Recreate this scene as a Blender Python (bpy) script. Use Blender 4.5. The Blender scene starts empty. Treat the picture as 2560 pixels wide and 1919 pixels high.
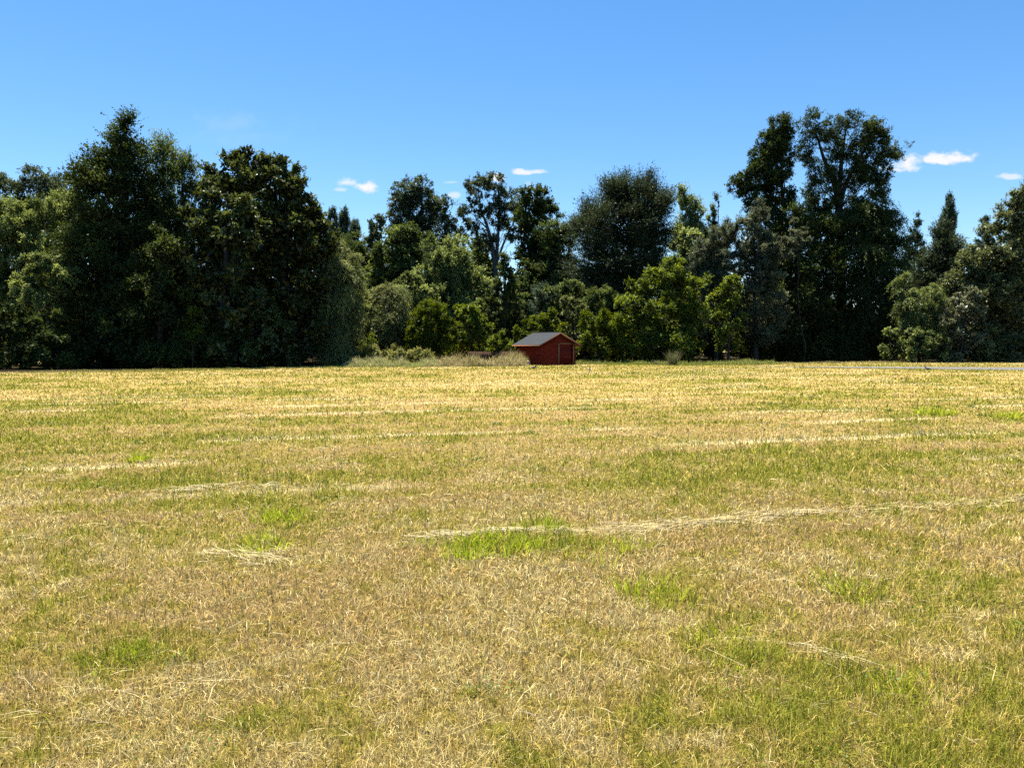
import bpy, math
import numpy as np
from mathutils import Vector

R = math.radians
C = bpy.context.scene.collection
sc = bpy.context.scene
rng = np.random.default_rng(11)

# ------------------------------------------------------------------ camera
F, CX, CY, EYE = 1848.0, 1280.0, 959.5, 1.7
HORIZON = 864.0
PITCH = math.atan((CY - HORIZON) / F)
cam = bpy.data.cameras.new('camera')
cam.sensor_width = 36.0
cam.lens = F / 2560 * 36.0
cam.clip_end = 6000
cam.clip_start = 0.05
co = bpy.data.objects.new('camera', cam)
co.location = (0, 0, EYE)
co.rotation_euler = (math.pi / 2 - PITCH, 0, 0)
C.objects.link(co)
sc.camera = co

# ------------------------------------------------------------------ light
SUN_EL, SUN_AZ = R(70), math.atan2(-0.42, 0.90)      # azimuth measured from +Y towards +X
SUN_STRENGTH, SKY_STRENGTH, EXPOSURE = 5.0, 0.066, 1.47
sd = bpy.data.lights.new('sun', 'SUN')
sd.energy = SUN_STRENGTH
sd.angle = R(0.53)
sd.color = (1.0, 0.955, 0.87)
so = bpy.data.objects.new('sun', sd)
S = Vector((math.sin(SUN_AZ) * math.cos(SUN_EL), math.cos(SUN_AZ) * math.cos(SUN_EL), math.sin(SUN_EL)))
so.rotation_euler = S.to_track_quat('Z', 'Y').to_euler()
so.location = S * 100
C.objects.link(so)

sc.view_settings.view_transform = 'Standard'
sc.view_settings.look = 'None'
sc.view_settings.exposure = EXPOSURE
sc.view_settings.gamma = 1.0
sc.view_settings.use_curve_mapping = False
cy = sc.cycles
cy.max_bounces = 4
cy.diffuse_bounces = 0
cy.glossy_bounces = 1
cy.transmission_bounces = 2
cy.transparent_max_bounces = 4
cy.caustics_reflective = False
cy.caustics_refractive = False
cy.use_denoising = False

# ------------------------------------------------------------------ world: sky and small far clouds by direction
w = bpy.data.worlds.new('World')
sc.world = w
w.use_nodes = True
nt = w.node_tree
nt.nodes.clear()
L = nt.links.new


def nd(t, **kw):
    n = nt.nodes.new(t)
    for k, v in kw.items():
        setattr(n, k, v)
    return n


def mth(op, a, b=None, c=None, clamp=False):
    n = nt.nodes.new('ShaderNodeMath')
    n.operation = op
    n.use_clamp = clamp
    for i, v in enumerate((a, b, c)):
        if v is None:
            continue
        if isinstance(v, (int, float)):
            n.inputs[i].default_value = v
        else:
            L(v, n.inputs[i])
    return n.outputs[0]


sky = nd('ShaderNodeTexSky')
sky.sky_type = 'NISHITA'
sky.sun_disc = False
sky.sun_elevation = SUN_EL
sky.sun_rotation = SUN_AZ
sky.altitude = 100
sky.air_density = 1.0
sky.dust_density = 0.2
sky.ozone_density = 2.5
hs = nd('ShaderNodeHueSaturation')
hs.inputs['Hue'].default_value = 0.5
hs.inputs['Saturation'].default_value = 1.28
hs.inputs['Value'].default_value = 1.0
L(sky.outputs[0], hs.inputs['Color'])
tc = nd('ShaderNodeTexCoord')
sep = nd('ShaderNodeSeparateXYZ')
L(tc.outputs['Generated'], sep.inputs[0])
yy = mth('MAXIMUM', sep.outputs[1], 0.02)
uu = mth('DIVIDE', sep.outputs[0], yy)
vv = mth('DIVIDE', sep.outputs[2], yy)
comb = nd('ShaderNodeCombineXYZ')
L(uu, comb.inputs[0]); L(mth('MULTIPLY', vv, 1.6), comb.inputs[1])
n1 = nd('ShaderNodeTexNoise'); n1.inputs['Scale'].default_value = 46; n1.inputs['Detail'].default_value = 7
n1.inputs['Roughness'].default_value = 0.62
L(comb.outputs[0], n1.inputs['Vector'])
n2 = nd('ShaderNodeTexNoise'); n2.inputs['Scale'].default_value = 17; n2.inputs['Detail'].default_value = 3
L(comb.outputs[0], n2.inputs['Vector'])
nz = mth('ADD', mth('MULTIPLY', mth('SUBTRACT', n1.outputs[0], 0.5), 2.6), mth('MULTIPLY', mth('SUBTRACT', n2.outputs[0], 0.5), 2.0))


def uv(px, py):
    x, y = (px - CX) / F, -(py - CY) / F
    dy = math.cos(PITCH) + y * math.sin(PITCH)
    dz = -math.sin(PITCH) + y * math.cos(PITCH)
    return x / dy, dz / dy


clouds = [(868, 455, 34, 14, .85), (915, 470, 40, 17, 1.0), (855, 475, 22, 8, .5), (1310, 431, 30, 9, .9), (1345, 430, 24, 8, .8),
          (1134, 490, 18, 10, .6), (1130, 456, 20, 5, .4), (1240, 446, 26, 16, 1.0), (2262, 414, 52, 24, 1.0), (2235, 424, 40, 12, .8),
          (2350, 402, 46, 15, 1.0), (2388, 397, 62, 19, 1.0), (2525, 442, 30, 9, .7), (1320, 458, 10, 6, .25),
          (590, 310, 150, 40, .10), (620, 345, 170, 30, .06)]
total = None
for (px, py, a, b, s) in clouds:
    u0, v0 = uv(px, py)
    du = mth('DIVIDE', mth('SUBTRACT', uu, u0), a * 1.12 / F)
    dv0 = mth('DIVIDE', mth('SUBTRACT', vv, v0), b * 1.12 / F)
    dv = mth('MULTIPLY', dv0, mth('ADD', 1.0, mth('MULTIPLY', mth('LESS_THAN', dv0, 0.0), 0.35)))
    d = mth('SQRT', mth('ADD', mth('MULTIPLY', du, du), mth('MULTIPLY', dv, dv)))
    m = mth('SUBTRACT', mth('ADD', 1.0, mth('MULTIPLY', nz, 0.80)), d)
    mr = nd('ShaderNodeMapRange'); mr.interpolation_type = 'SMOOTHSTEP'
    mr.inputs['From Min'].default_value = 0.0
    mr.inputs['From Max'].default_value = 0.75 if s > .2 else 1.3
    mr.inputs['To Max'].default_value = s
    L(m, mr.inputs['Value'])
    total = mr.outputs[0] if total is None else mth('MAXIMUM', total, mr.outputs[0])
mixc = nd('ShaderNodeMix'); mixc.data_type = 'RGBA'
L(total, mixc.inputs['Factor'])
L(hs.outputs[0], mixc.inputs['A'])
mixc.inputs['B'].default_value = (5.3, 5.35, 5.4, 1)
bg = nd('ShaderNodeBackground')
bg.inputs['Strength'].default_value = SKY_STRENGTH
L(mixc.outputs['Result'], bg.inputs['Color'])
wo = nd('ShaderNodeOutputWorld')
L(bg.outputs[0], wo.inputs['Surface'])


# ------------------------------------------------------------------ helpers
def at(px, py, Y):
    """world point at depth Y seen at photo pixel (px, py)"""
    u, v = uv(px, py)
    return np.array((u * Y, Y, EYE + v * Y))


def ground_at(px, py):
    u, v = uv(px, py)
    Y = EYE / -v
    return np.array((u * Y, Y, 0.0))


_T = np.random.default_rng(5).random((32, 32, 32))


def vnoise(p):
    p = np.asarray(p, float)
    i = np.floor(p).astype(int)
    f = p - i
    f = f * f * (3 - 2 * f)
    i &= 31
    j = (i + 1) & 31
    x, y, z = f[:, 0], f[:, 1], f[:, 2]
    a = _T[i[:, 0], i[:, 1], i[:, 2]] * (1 - x) + _T[j[:, 0], i[:, 1], i[:, 2]] * x
    b = _T[i[:, 0], j[:, 1], i[:, 2]] * (1 - x) + _T[j[:, 0], j[:, 1], i[:, 2]] * x
    c = _T[i[:, 0], i[:, 1], j[:, 2]] * (1 - x) + _T[j[:, 0], i[:, 1], j[:, 2]] * x
    d = _T[i[:, 0], j[:, 1], j[:, 2]] * (1 - x) + _T[j[:, 0], j[:, 1], j[:, 2]] * x
    return (a * (1 - y) + b * y) * (1 - z) + (c * (1 - y) + d * y) * z


def fbm(p, o=3):
    p = np.asarray(p, float)
    s, a, t = 0, 1, 0
    for k in range(o):
        s = s + a * vnoise(p * 2 ** k + 7.3 * k)
        t += a
        a *= .55
    return s / t


def unit(v):
    return v / np.maximum(np.linalg.norm(v, axis=-1, keepdims=True), 1e-9)


def mesh_obj(name, verts, faces, mat, parent=None, smooth=False, attrs=None):
    """faces: list of int arrays (n,3) or (n,4)"""
    if not isinstance(faces, (list, tuple)):
        faces = [faces]
    faces = [np.asarray(f, np.int32) for f in faces if len(f)]
    me = bpy.data.meshes.new(name)
    verts = np.asarray(verts, np.float32)
    me.vertices.add(len(verts))
    me.vertices.foreach_set('co', verts.ravel())
    vi = np.concatenate([f.ravel() for f in faces])
    tot = np.concatenate([np.full(len(f), f.shape[1], np.int32) for f in faces])
    st = np.concatenate(([0], np.cumsum(tot)[:-1])).astype(np.int32)
    me.loops.add(len(vi))
    me.loops.foreach_set('vertex_index', vi)
    me.polygons.add(len(tot))
    me.polygons.foreach_set('loop_start', st)
    me.polygons.foreach_set('loop_total', tot)
    if smooth:
        me.polygons.foreach_set('use_smooth', np.ones(len(tot), bool))
    for (an, typ, dom, data) in attrs or ():
        at_ = me.attributes.new(an, typ, dom)
        at_.data.foreach_set('color' if typ == 'FLOAT_COLOR' else 'value', np.asarray(data, np.float32).ravel())
    me.update(calc_edges=True)
    me.materials.append(mat)
    o = bpy.data.objects.new(name, me)
    C.objects.link(o)
    if parent is not None:
        o.parent = parent
    return o


def tag(o, label, cat, group=None):
    o['label'] = label
    o['category'] = cat
    if group:
        o['group'] = group
    return o


def thing(name, label, cat, loc, rz=0, group=None):
    o = bpy.data.objects.new(name, None)
    o.location = loc
    o.rotation_euler = (0, 0, rz)
    o.empty_display_size = .3
    C.objects.link(o)
    return tag(o, label, cat, group)


class MB:
    """collects simple solids into one mesh"""
    def __init__(s):
        s.v, s.q, s.t, s.n = [], [], [], 0

    def add(s, v, q=(), t=()):
        v = np.asarray(v, float)
        s.v.append(v)
        if len(q):
            s.q.append(np.asarray(q) + s.n)
        if len(t):
            s.t.append(np.asarray(t) + s.n)
        s.n += len(v)

    def hexa(s, p):
        """8 points: bottom ring 0-3, top ring 4-7"""
        s.add(p, [(3, 2, 1, 0), (4, 5, 6, 7), (0, 1, 5, 4), (1, 2, 6, 5), (2, 3, 7, 6), (3, 0, 4, 7)])

    def box(s, x0, x1, y0, y1, z0, z1):
        s.hexa([(x0, y0, z0), (x1, y0, z0), (x1, y1, z0), (x0, y1, z0), (x0, y0, z1), (x1, y0, z1), (x1, y1, z1), (x0, y1, z1)])

    def tube(s, pts, rad, n=6):
        pts = np.asarray(pts, float)
        rad = np.broadcast_to(np.asarray(rad, float), (len(pts),))
        tg = unit(np.gradient(pts, axis=0))
        ref = np.array((0.31, 0.95, 0.05))
        a = unit(np.cross(tg, ref)); b = np.cross(tg, a)
        th = np.arange(n) * 2 * math.pi / n
        ring = pts[:, None] + rad[:, None, None] * (a[:, None] * np.cos(th)[None, :, None] + b[:, None] * np.sin(th)[None, :, None])
        k = len(pts)
        v = np.concatenate((ring.reshape(-1, 3), pts[:1], pts[-1:]))
        i = np.arange(k - 1)[:, None] * n + np.arange(n)[None]
        j = np.arange(k - 1)[:, None] * n + (np.arange(n)[None] + 1) % n
        q = np.stack((i, j, j + n, i + n), -1).reshape(-1, 4)
        e = np.arange(n)
        t = np.concatenate((np.stack((np.full(n, k * n), (e + 1) % n, e), -1),
                            np.stack((np.full(n, k * n + 1), (k - 1) * n + e, (k - 1) * n + (e + 1) % n), -1)))
        s.add(v, q, t)

    def build(s, name, mat, parent=None, smooth=False):
        f = []
        if s.q:
            f.append(np.concatenate(s.q))
        if s.t:
            f.append(np.concatenate(s.t))
        return mesh_obj(name, np.concatenate(s.v), f, mat, parent, smooth)


# ------------------------------------------------------------------ materials
def new_mat(name):
    m = bpy.data.materials.new(name)
    m.use_nodes = True
    m.node_tree.nodes.clear()
    return m, m.node_tree.nodes, m.node_tree.links.new


def out(m, ns, lk, sock):
    o = ns.new('ShaderNodeOutputMaterial')
    lk(sock, o.inputs['Surface'])
    return m


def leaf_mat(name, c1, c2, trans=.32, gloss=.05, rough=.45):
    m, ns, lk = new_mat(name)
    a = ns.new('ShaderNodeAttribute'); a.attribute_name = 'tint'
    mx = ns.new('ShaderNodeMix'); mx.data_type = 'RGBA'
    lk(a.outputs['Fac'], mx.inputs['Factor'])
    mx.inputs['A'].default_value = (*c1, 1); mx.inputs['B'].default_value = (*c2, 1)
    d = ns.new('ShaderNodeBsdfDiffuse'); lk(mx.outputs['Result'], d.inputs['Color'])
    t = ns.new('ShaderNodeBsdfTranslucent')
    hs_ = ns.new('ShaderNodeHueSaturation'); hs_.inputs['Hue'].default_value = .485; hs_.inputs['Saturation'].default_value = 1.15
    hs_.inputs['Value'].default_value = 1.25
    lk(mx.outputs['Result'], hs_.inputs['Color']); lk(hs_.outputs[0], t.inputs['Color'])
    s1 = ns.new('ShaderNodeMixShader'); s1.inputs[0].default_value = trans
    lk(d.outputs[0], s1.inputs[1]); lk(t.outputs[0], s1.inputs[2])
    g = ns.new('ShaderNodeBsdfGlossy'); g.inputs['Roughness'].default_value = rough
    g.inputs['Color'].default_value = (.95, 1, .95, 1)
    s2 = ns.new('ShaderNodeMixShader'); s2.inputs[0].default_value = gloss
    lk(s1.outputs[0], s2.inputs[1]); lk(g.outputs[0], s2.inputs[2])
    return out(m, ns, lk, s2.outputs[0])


def blade_mat(name, trans=.3, gloss=.03):
    m, ns, lk = new_mat(name)
    a = ns.new('ShaderNodeAttribute'); a.attribute_name = 'col'
    d = ns.new('ShaderNodeBsdfDiffuse'); lk(a.outputs['Color'], d.inputs['Color'])
    t = ns.new('ShaderNodeBsdfTranslucent'); lk(a.outputs['Color'], t.inputs['Color'])
    s1 = ns.new('ShaderNodeMixShader'); s1.inputs[0].default_value = trans
    lk(d.outputs[0], s1.inputs[1]); lk(t.outputs[0], s1.inputs[2])
    g = ns.new('ShaderNodeBsdfGlossy'); g.inputs['Roughness'].default_value = .5
    s2 = ns.new('ShaderNodeMixShader'); s2.inputs[0].default_value = gloss
    lk(s1.outputs[0], s2.inputs[1]); lk(g.outputs[0], s2.inputs[2])
    return out(m, ns, lk, s2.outputs[0])


def noisy_mat(name, c1, c2, scale=8, stretch=(1, 1, 1), rough=.85, detail=6, c3=None, bump=0.0, spec=.2):
    m, ns, lk = new_mat(name)
    tcn = ns.new('ShaderNodeTexCoord')
    mp = ns.new('ShaderNodeMapping'); mp.inputs['Scale'].default_value = stretch
    lk(tcn.outputs['Object'], mp.inputs['Vector'])
    nz_ = ns.new('ShaderNodeTexNoise'); nz_.inputs['Scale'].default_value = scale; nz_.inputs['Detail'].default_value = detail
    nz_.inputs['Roughness'].default_value = .65
    lk(mp.outputs[0], nz_.inputs['Vector'])
    cr = ns.new('ShaderNodeValToRGB')
    cr.color_ramp.elements[0].position = .3; cr.color_ramp.elements[0].color = (*c1, 1)
    cr.color_ramp.elements[1].position = .7; cr.color_ramp.elements[1].color = (*c2, 1)
    if c3:
        e = cr.color_ramp.elements.new(.5); e.color = (*c3, 1)
    lk(nz_.outputs[0], cr.inputs[0])
    p = ns.new('ShaderNodeBsdfPrincipled')
    p.inputs['Roughness'].default_value = rough
    p.inputs['Specular IOR Level'].default_value = spec
    lk(cr.outputs[0], p.inputs['Base Color'])
    if bump:
        b = ns.new('ShaderNodeBump'); b.inputs['Strength'].default_value = bump; b.inputs['Distance'].default_value = .02
        lk(nz_.outputs[0], b.inputs['Height']); lk(b.outputs[0], p.inputs['Normal'])
    return out(m, ns, lk, p.outputs[0])


M_BARK = noisy_mat('bark', (.035, .028, .022), (.10, .085, .07), 6, (1, 1, .25), .95, bump=.5)
M_PALEBARK = noisy_mat('pale_bark', (.06, .052, .045), (.17, .15, .13), 6, (1, 1, .25), .95, bump=.5)

# ------------------------------------------------------------------ field: where it is green, dry or strewn with straw
ROW = R(15)
CR_, SR_ = math.cos(ROW), math.sin(ROW)
# patches (photo px, py, half width, half height in px, amount): + greener, - drier
PATCH = [(1280, 1365, 190, 32, .75), (1230, 1372, 110, 22, .8), (1450, 1320, 60, 20, .5), (1500, 1380, 110, 25, .45),
         (1640, 1480, 110, 40, .5), (1700, 1415, 90, 25, .4), (330, 1640, 130, 50, .85), (450, 1610, 220, 60, .35),
         (2330, 1440, 190, 55, .45), (2120, 1480, 40, 40, .5), (1850, 1610, 120, 60, .5), (2420, 1780, 330, 130, .26),
         (1950, 1800, 300, 90, .25), (720, 1290, 90, 22, .55), (640, 1370, 100, 30, .4), (2310, 1037, 70, 9, .7),
         (2540, 1046, 60, 10, .8), (340, 1152, 45, 7, .75), (60, 1102, 60, 8, .5), (300, 1000, 300, 22, .35),
         (1130, 1030, 70, 7, .5), (1980, 1015, 90, 10, .4), (1820, 952, 80, 6, .6), (620, 985, 120, 10, .4), (1640, 1130, 60, 10, .5),
         (2320, 1090, 130, 18, .45), (1930, 1140, 60, 12, .4), (2000, 1145, 35, 8, .6), (180, 1180, 240, 22, .2), (1800, 1480, 140, 40, .15),
         (1900, 1235, 330, 28, .02), (1500, 1560, 500, 60, .05), (560, 1490, 240, 40, -.25), (950, 1230, 400, 30, -.2),
         (1250, 1270, 350, 30, -.25), (1560, 1430, 330, 60, -.08), (300, 1400, 330, 45, -.2), (2060, 1690, 300, 60, -.05), (1500, 1050, 400, 30, -.15),
         (800, 1850, 500, 80, .18), (200, 1850, 330, 70, .25), (60, 1600, 160, 70, .2), (700, 1640, 200, 40, -.1), (500, 1730, 400, 40, -.15)]
PW = []
for (px, py, hw, hh, am) in PATCH:
    c = ground_at(px, py)
    a, b = ground_at(px + hw, py), ground_at(px, py - hh)
    PW.append((c[0], c[1], max(a[0] - c[0], .15), max(b[1] - c[1], .15), am))


def greenness(x, y):
    a, b = x * CR_ + y * SR_, -x * SR_ + y * CR_
    z = np.zeros_like(x)
    g = .55 * fbm(np.stack((x / 1.5, y / 1.5, z + 3.1), -1), 4) + .30 * fbm(np.stack((a / 7.0, b / 1.1, z + 9.7), -1), 3) \
        + .60 * fbm(np.stack((x / .30, y / .30, z + 1.3), -1), 3) + .30 * fbm(np.stack((x / 6, y / 6, z + 5.5), -1), 2)
    g = g + .52 * (fbm(np.stack((a / 5.5, b / .50, z + 51.), -1), 3) - .5) * np.clip((y - 3.5) / 5, .25, 1)
    g = (g - .875) * 3.0 + .47
    wob = .6 * (fbm(np.stack((x / .5, y / .5, z + 15.), -1), 2) - .5)
    for (cx, cy_, sx, sy, am) in PW:
        d2 = ((x - cx) / sx) ** 2 + ((y - cy_) / sy) ** 2
        g = g + am * np.clip(1.25 - np.sqrt(d2) * .9 + wob * 1.3, 0, 1)
    far = np.clip((y - 20) / 25, 0, 1)
    return np.clip(g + .09 * far + .10 * np.clip((4.6 - y) / 1.6, 0, 1), 0, 1.2)


def strawness(x, y):
    """thin pale lines of cut hay along the mowing rows"""
    a, b = x * CR_ + y * SR_, -x * SR_ + y * CR_
    z = np.zeros_like(x)
    b2 = b + .25 * (fbm(np.stack((a / 2.5, b / 3, z + 2.2), -1), 2) - .5)
    line = np.abs(((b2 / 2.55) % 1.0) - .5) * 2.55
    gate = fbm(np.stack((a / 3.2, b / 2.4, z + 21.), -1), 2)
    s = np.clip(1 - line / (.16 + .010 * y), 0, 1) * np.clip((gate - .53) * 6, 0, 1) * np.clip((y - 5) / 6, 0.0, 1)
    return s


SOIL = np.array((.125, .082, .030))
GREENSOIL = np.array((.135, .120, .025))
STRAW = np.array((.66, .53, .27))


def ground_col(x, y):
    g = np.clip(greenness(x, y), 0, 1)[:, None]
    s = strawness(x, y)[:, None]
    farf = np.clip((y - 8) / 20, 0, 1)[:, None]
    base = SOIL * (1 + 2.5 * farf)
    c = base * (1 - g) + GREENSOIL * (1 + .6 * farf) * g
    return c * (1 - s * .8) + STRAW * s * .8


def relief(x, y):
    z = np.zeros_like(x)
    r = (fbm(np.stack((x / 2.2, y / 2.2, z + 4.4), -1), 3) - .5) * .07
    return r * np.clip((30 - np.abs(y)) / 20, 0, 1)


# ground sheet: fine in the field, wide to the horizon
ys = np.concatenate((-np.geomspace(3000, 3, 14), [-1], np.geomspace(1.2, 82, 520), np.geomspace(90, 4500, 20)))
us = np.concatenate((-np.geomspace(60, 1.15, 12), np.linspace(-1.05, 1.05, 360), np.geomspace(1.15, 60, 12)))
YY, UU = np.meshgrid(ys, us, indexing='ij')
XX = UU * np.maximum(np.abs(YY), 6.0) * np.where((np.abs(UU) <= 1.05), np.maximum(np.abs(YY), 1.2) / np.maximum(np.abs(YY), 6.0) * .25 + .75, 1)
gx, gy = XX.ravel(), YY.ravel()
gz = relief(gx, gy)
ny, nx = YY.shape
ii = (np.arange(ny - 1)[:, None] * nx + np.arange(nx - 1)[None]).ravel()
gq = np.stack((ii, ii + 1, ii + nx + 1, ii + nx), -1)
gc = np.concatenate((ground_col(gx, gy), np.ones((len(gx), 1))), 1)
m, ns, lk = new_mat('dry_meadow_soil')
a = ns.new('ShaderNodeAttribute'); a.attribute_name = 'col'
tcn = ns.new('ShaderNodeTexCoord')
mp = ns.new('ShaderNodeMapping'); mp.inputs['Rotation'].default_value = (0, 0, -ROW); mp.inputs['Scale'].default_value = (.7, 1, 1)
lk(tcn.outputs['Object'], mp.inputs['Vector'])
na = ns.new('ShaderNodeTexNoise'); na.inputs['Scale'].default_value = 9; na.inputs['Detail'].default_value = 9; na.inputs['Roughness'].default_value = .75
lk(mp.outputs[0], na.inputs['Vector'])
mr = ns.new('ShaderNodeMapRange'); mr.inputs['From Min'].default_value = .3; mr.inputs['From Max'].default_value = .7
mr.inputs['To Min'].default_value = .55; mr.inputs['To Max'].default_value = 1.4
lk(na.outputs[0], mr.inputs['Value'])
vm = ns.new('ShaderNodeVectorMath'); vm.operation = 'SCALE'
lk(a.outputs['Color'], vm.inputs[0]); lk(mr.outputs[0], vm.inputs['Scale'])
d = ns.new('ShaderNodeBsdfDiffuse'); lk(vm.outputs[0], d.inputs['Color'])
bp = ns.new('ShaderNodeBump'); bp.inputs['Strength'].default_value = .6; bp.inputs['Distance'].default_value = .03
lk(na.outputs[0], bp.inputs['Height']); lk(bp.outputs[0], d.inputs['Normal'])
out(m, ns, lk, d.outputs[0])
g_o = mesh_obj('ground', np.stack((gx, gy, gz), -1), gq, m, attrs=[('col', 'FLOAT_COLOR', 'POINT', gc)])
g_o['kind'] = 'structure'


# ------------------------------------------------------------------ road of grey gravel, woodland floor with the tree shade in its colour
def strip_sheet(name, left, right, z, mat):
    left, right = np.asarray(left, float), np.asarray(right, float)
    v = np.concatenate((np.c_[left, np.full(len(left), z)], np.c_[right, np.full(len(right), z)]))
    n = len(left)
    i = np.arange(n - 1)
    o = mesh_obj(name, v, np.stack((i, i + n, i + n + 1, i + 1), -1), mat)
    o['kind'] = 'structure'
    return o


def smooth_curve(pts, n):
    pts = np.asarray(pts, float)
    t = np.concatenate(([0], np.cumsum(np.linalg.norm(np.diff(pts[:, :2], axis=0), axis=1))))
    q = np.linspace(0, t[-1], n)
    r = np.stack([np.interp(q, t, pts[:, k]) for k in range(pts.shape[1])], -1)
    k = max(3, n // 8) | 1
    pad = np.concatenate((np.repeat(r[:1], k // 2, 0), r, np.repeat(r[-1:], k // 2, 0)))
    sm = np.stack([np.convolve(pad[:, c], np.ones(k) / k, 'valid') for c in range(r.shape[1])], -1)
    sm[0], sm[-1] = r[0], r[-1]
    return sm


M_GRAVEL = noisy_mat('grey_gravel', (.075, .072, .068), (.17, .163, .15), 14, rough=.95, detail=10, bump=.6)
rc = smooth_curve([(19, 60.4, .2), (22, 59.6, .9), (26, 58.4, 2.0), (30, 57.0, 2.9), (35, 55.3, 3.6), (40, 53.4, 4.0), (50, 50, 4.0), (80, 40, 4)], 60)
tg = unit(np.gradient(rc[:, :2], axis=0)); nr = np.stack((-tg[:, 1], tg[:, 0]), -1)
jit = 1 + .35 * (fbm(np.stack((rc[:, 0] * 1.3, rc[:, 1], rc[:, 0] * 0), -1), 2) - .5)[:, None]
ROAD_A, ROAD_B = rc[:, :2] + nr * rc[:, 2:3] * jit, rc[:, :2] - nr * rc[:, 2:3] * jit[::-1]
strip_sheet('gravel_road', ROAD_A, ROAD_B, .012, M_GRAVEL)


def on_road(x, y):
    yc = np.interp(x, rc[:, 0], rc[:, 1]); hw = np.interp(x, rc[:, 0], rc[:, 2], left=0)
    return (x > 19) & (np.abs(y - yc) < hw * 1.02 + .0)


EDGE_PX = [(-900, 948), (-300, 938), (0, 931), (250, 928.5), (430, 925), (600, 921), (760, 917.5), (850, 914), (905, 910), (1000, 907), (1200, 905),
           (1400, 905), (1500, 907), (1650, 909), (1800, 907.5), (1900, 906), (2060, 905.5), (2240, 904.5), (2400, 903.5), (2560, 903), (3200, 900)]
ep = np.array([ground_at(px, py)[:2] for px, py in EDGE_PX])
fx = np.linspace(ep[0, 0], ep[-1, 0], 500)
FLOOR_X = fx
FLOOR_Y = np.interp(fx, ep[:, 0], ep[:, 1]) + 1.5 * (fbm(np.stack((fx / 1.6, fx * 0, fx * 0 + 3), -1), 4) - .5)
M_SHADE_FLOOR = noisy_mat('tree_shade_litter', (.012, .010, .006), (.035, .028, .016), 5, rough=1, bump=.5, spec=0)  # litter coloured near-black to carry the tree shade, front edge along the shadow
strip_sheet('woodland_shade_floor', np.c_[fx, fx * 0 + 190.], np.c_[fx, FLOOR_Y], .006, M_SHADE_FLOOR)


def in_wood(x, y):
    return y > np.interp(x, FLOOR_X, FLOOR_Y)


# ------------------------------------------------------------------ grass blades of the field (one mass)
PAL = np.array([(.84, .68, .29), (.78, .575, .185), (.69, .47, .13), (.58, .405, .095), (.52, .41, .075), (.46, .39, .050), (.38, .36, .036), (.25, .265, .022)])


def pick_cols(g, r, rust=None):
    """mixed colours: position on the palette from greenness and chance"""
    n = len(g)
    t = g * 7.0 + r.normal(0, 1.55, n)
    stray = r.random(n) < .10
    t = np.where(stray, r.random(n) * 6.5, t)
    t = np.clip(t, 0, 6.999)
    i = t.astype(int); f = (t - i)[:, None]
    c = PAL[i] * (1 - f) + PAL[np.minimum(i + 1, 7)] * f
    if rust is not None:
        k = (rust * np.clip(1 - t / 4.5, 0, 1))[:, None]
        c = c * (1 - k) + np.array((.52, .27, .095)) * k
    return c * r.uniform(.82, 1.15, (n, 1))


def blades(name, x, y, z, h, wd, lean_az, lean, curl, col, r, mat, segs=2):
    n = len(x)
    base = np.stack((x, y, z), -1)
    az = r.uniform(0, 2 * math.pi, n)
    side = np.stack((np.cos(az), np.sin(az), np.zeros(n)), -1)
    ld = np.stack((np.cos(lean_az), np.sin(lean_az), np.zeros(n)), -1)
    up = np.array((0, 0, 1.0))
    d1 = unit(up + ld * np.tan(np.clip(lean, 0, 1.5))[:, None])
    l2 = np.clip(lean + curl, 0, 2.0)
    d2 = up * np.cos(l2)[:, None] + ld * np.sin(l2)[:, None]
    mid = base + d1 * (h * .55)[:, None]
    tip = mid + d2 * (h * .5)[:, None]
    tip[:, 2] = np.maximum(tip[:, 2], z + .004)
    hw = (wd * .5)[:, None]
    if segs == 1:
        v = np.stack((base - side * hw, base + side * hw, tip), 1).reshape(-1, 3)
        k = np.arange(n)[:, None] * 3
        faces = [k + np.array((0, 1, 2))]
        cols = np.repeat(col, 3, 0)
    else:
        v = np.stack((base - side * hw, base + side * hw, mid + side * hw * .85, mid - side * hw * .85, tip), 1).reshape(-1, 3)
        k = np.arange(n)[:, None] * 5
        faces = [k + np.array((0, 1, 2, 3)), k + np.array((3, 2, 4))]
        cols = np.repeat(col, 5, 0)
    cols = np.c_[cols, np.ones(len(cols))]
    return mesh_obj(name, v, faces, mat, attrs=[('col', 'FLOAT_COLOR', 'POINT', cols)])


M_BLADE = blade_mat('grass_blade', .3, .01)
M_STRAW = blade_mat('straw_blade', .15, .03)
M_TUFT = blade_mat('tuft_blade', .5, .01)


def scatter(n, y0, y1, r, power=2.0):
    """density falling with distance as y^-power"""
    yy_ = np.geomspace(y0, y1, 400)
    wid = .9 * yy_ + 6.5                               # reaches well past the frame on both sides
    cdf = np.concatenate(([0], np.cumsum(np.diff(yy_) * ((wid * yy_ ** -power)[1:] + (wid * yy_ ** -power)[:-1]) / 2)))
    y = np.interp(r.random(n) * cdf[-1], cdf, yy_)
    x = r.uniform(-1, 1, n) * (.9 * y + 6.5)
    return x, y


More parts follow.
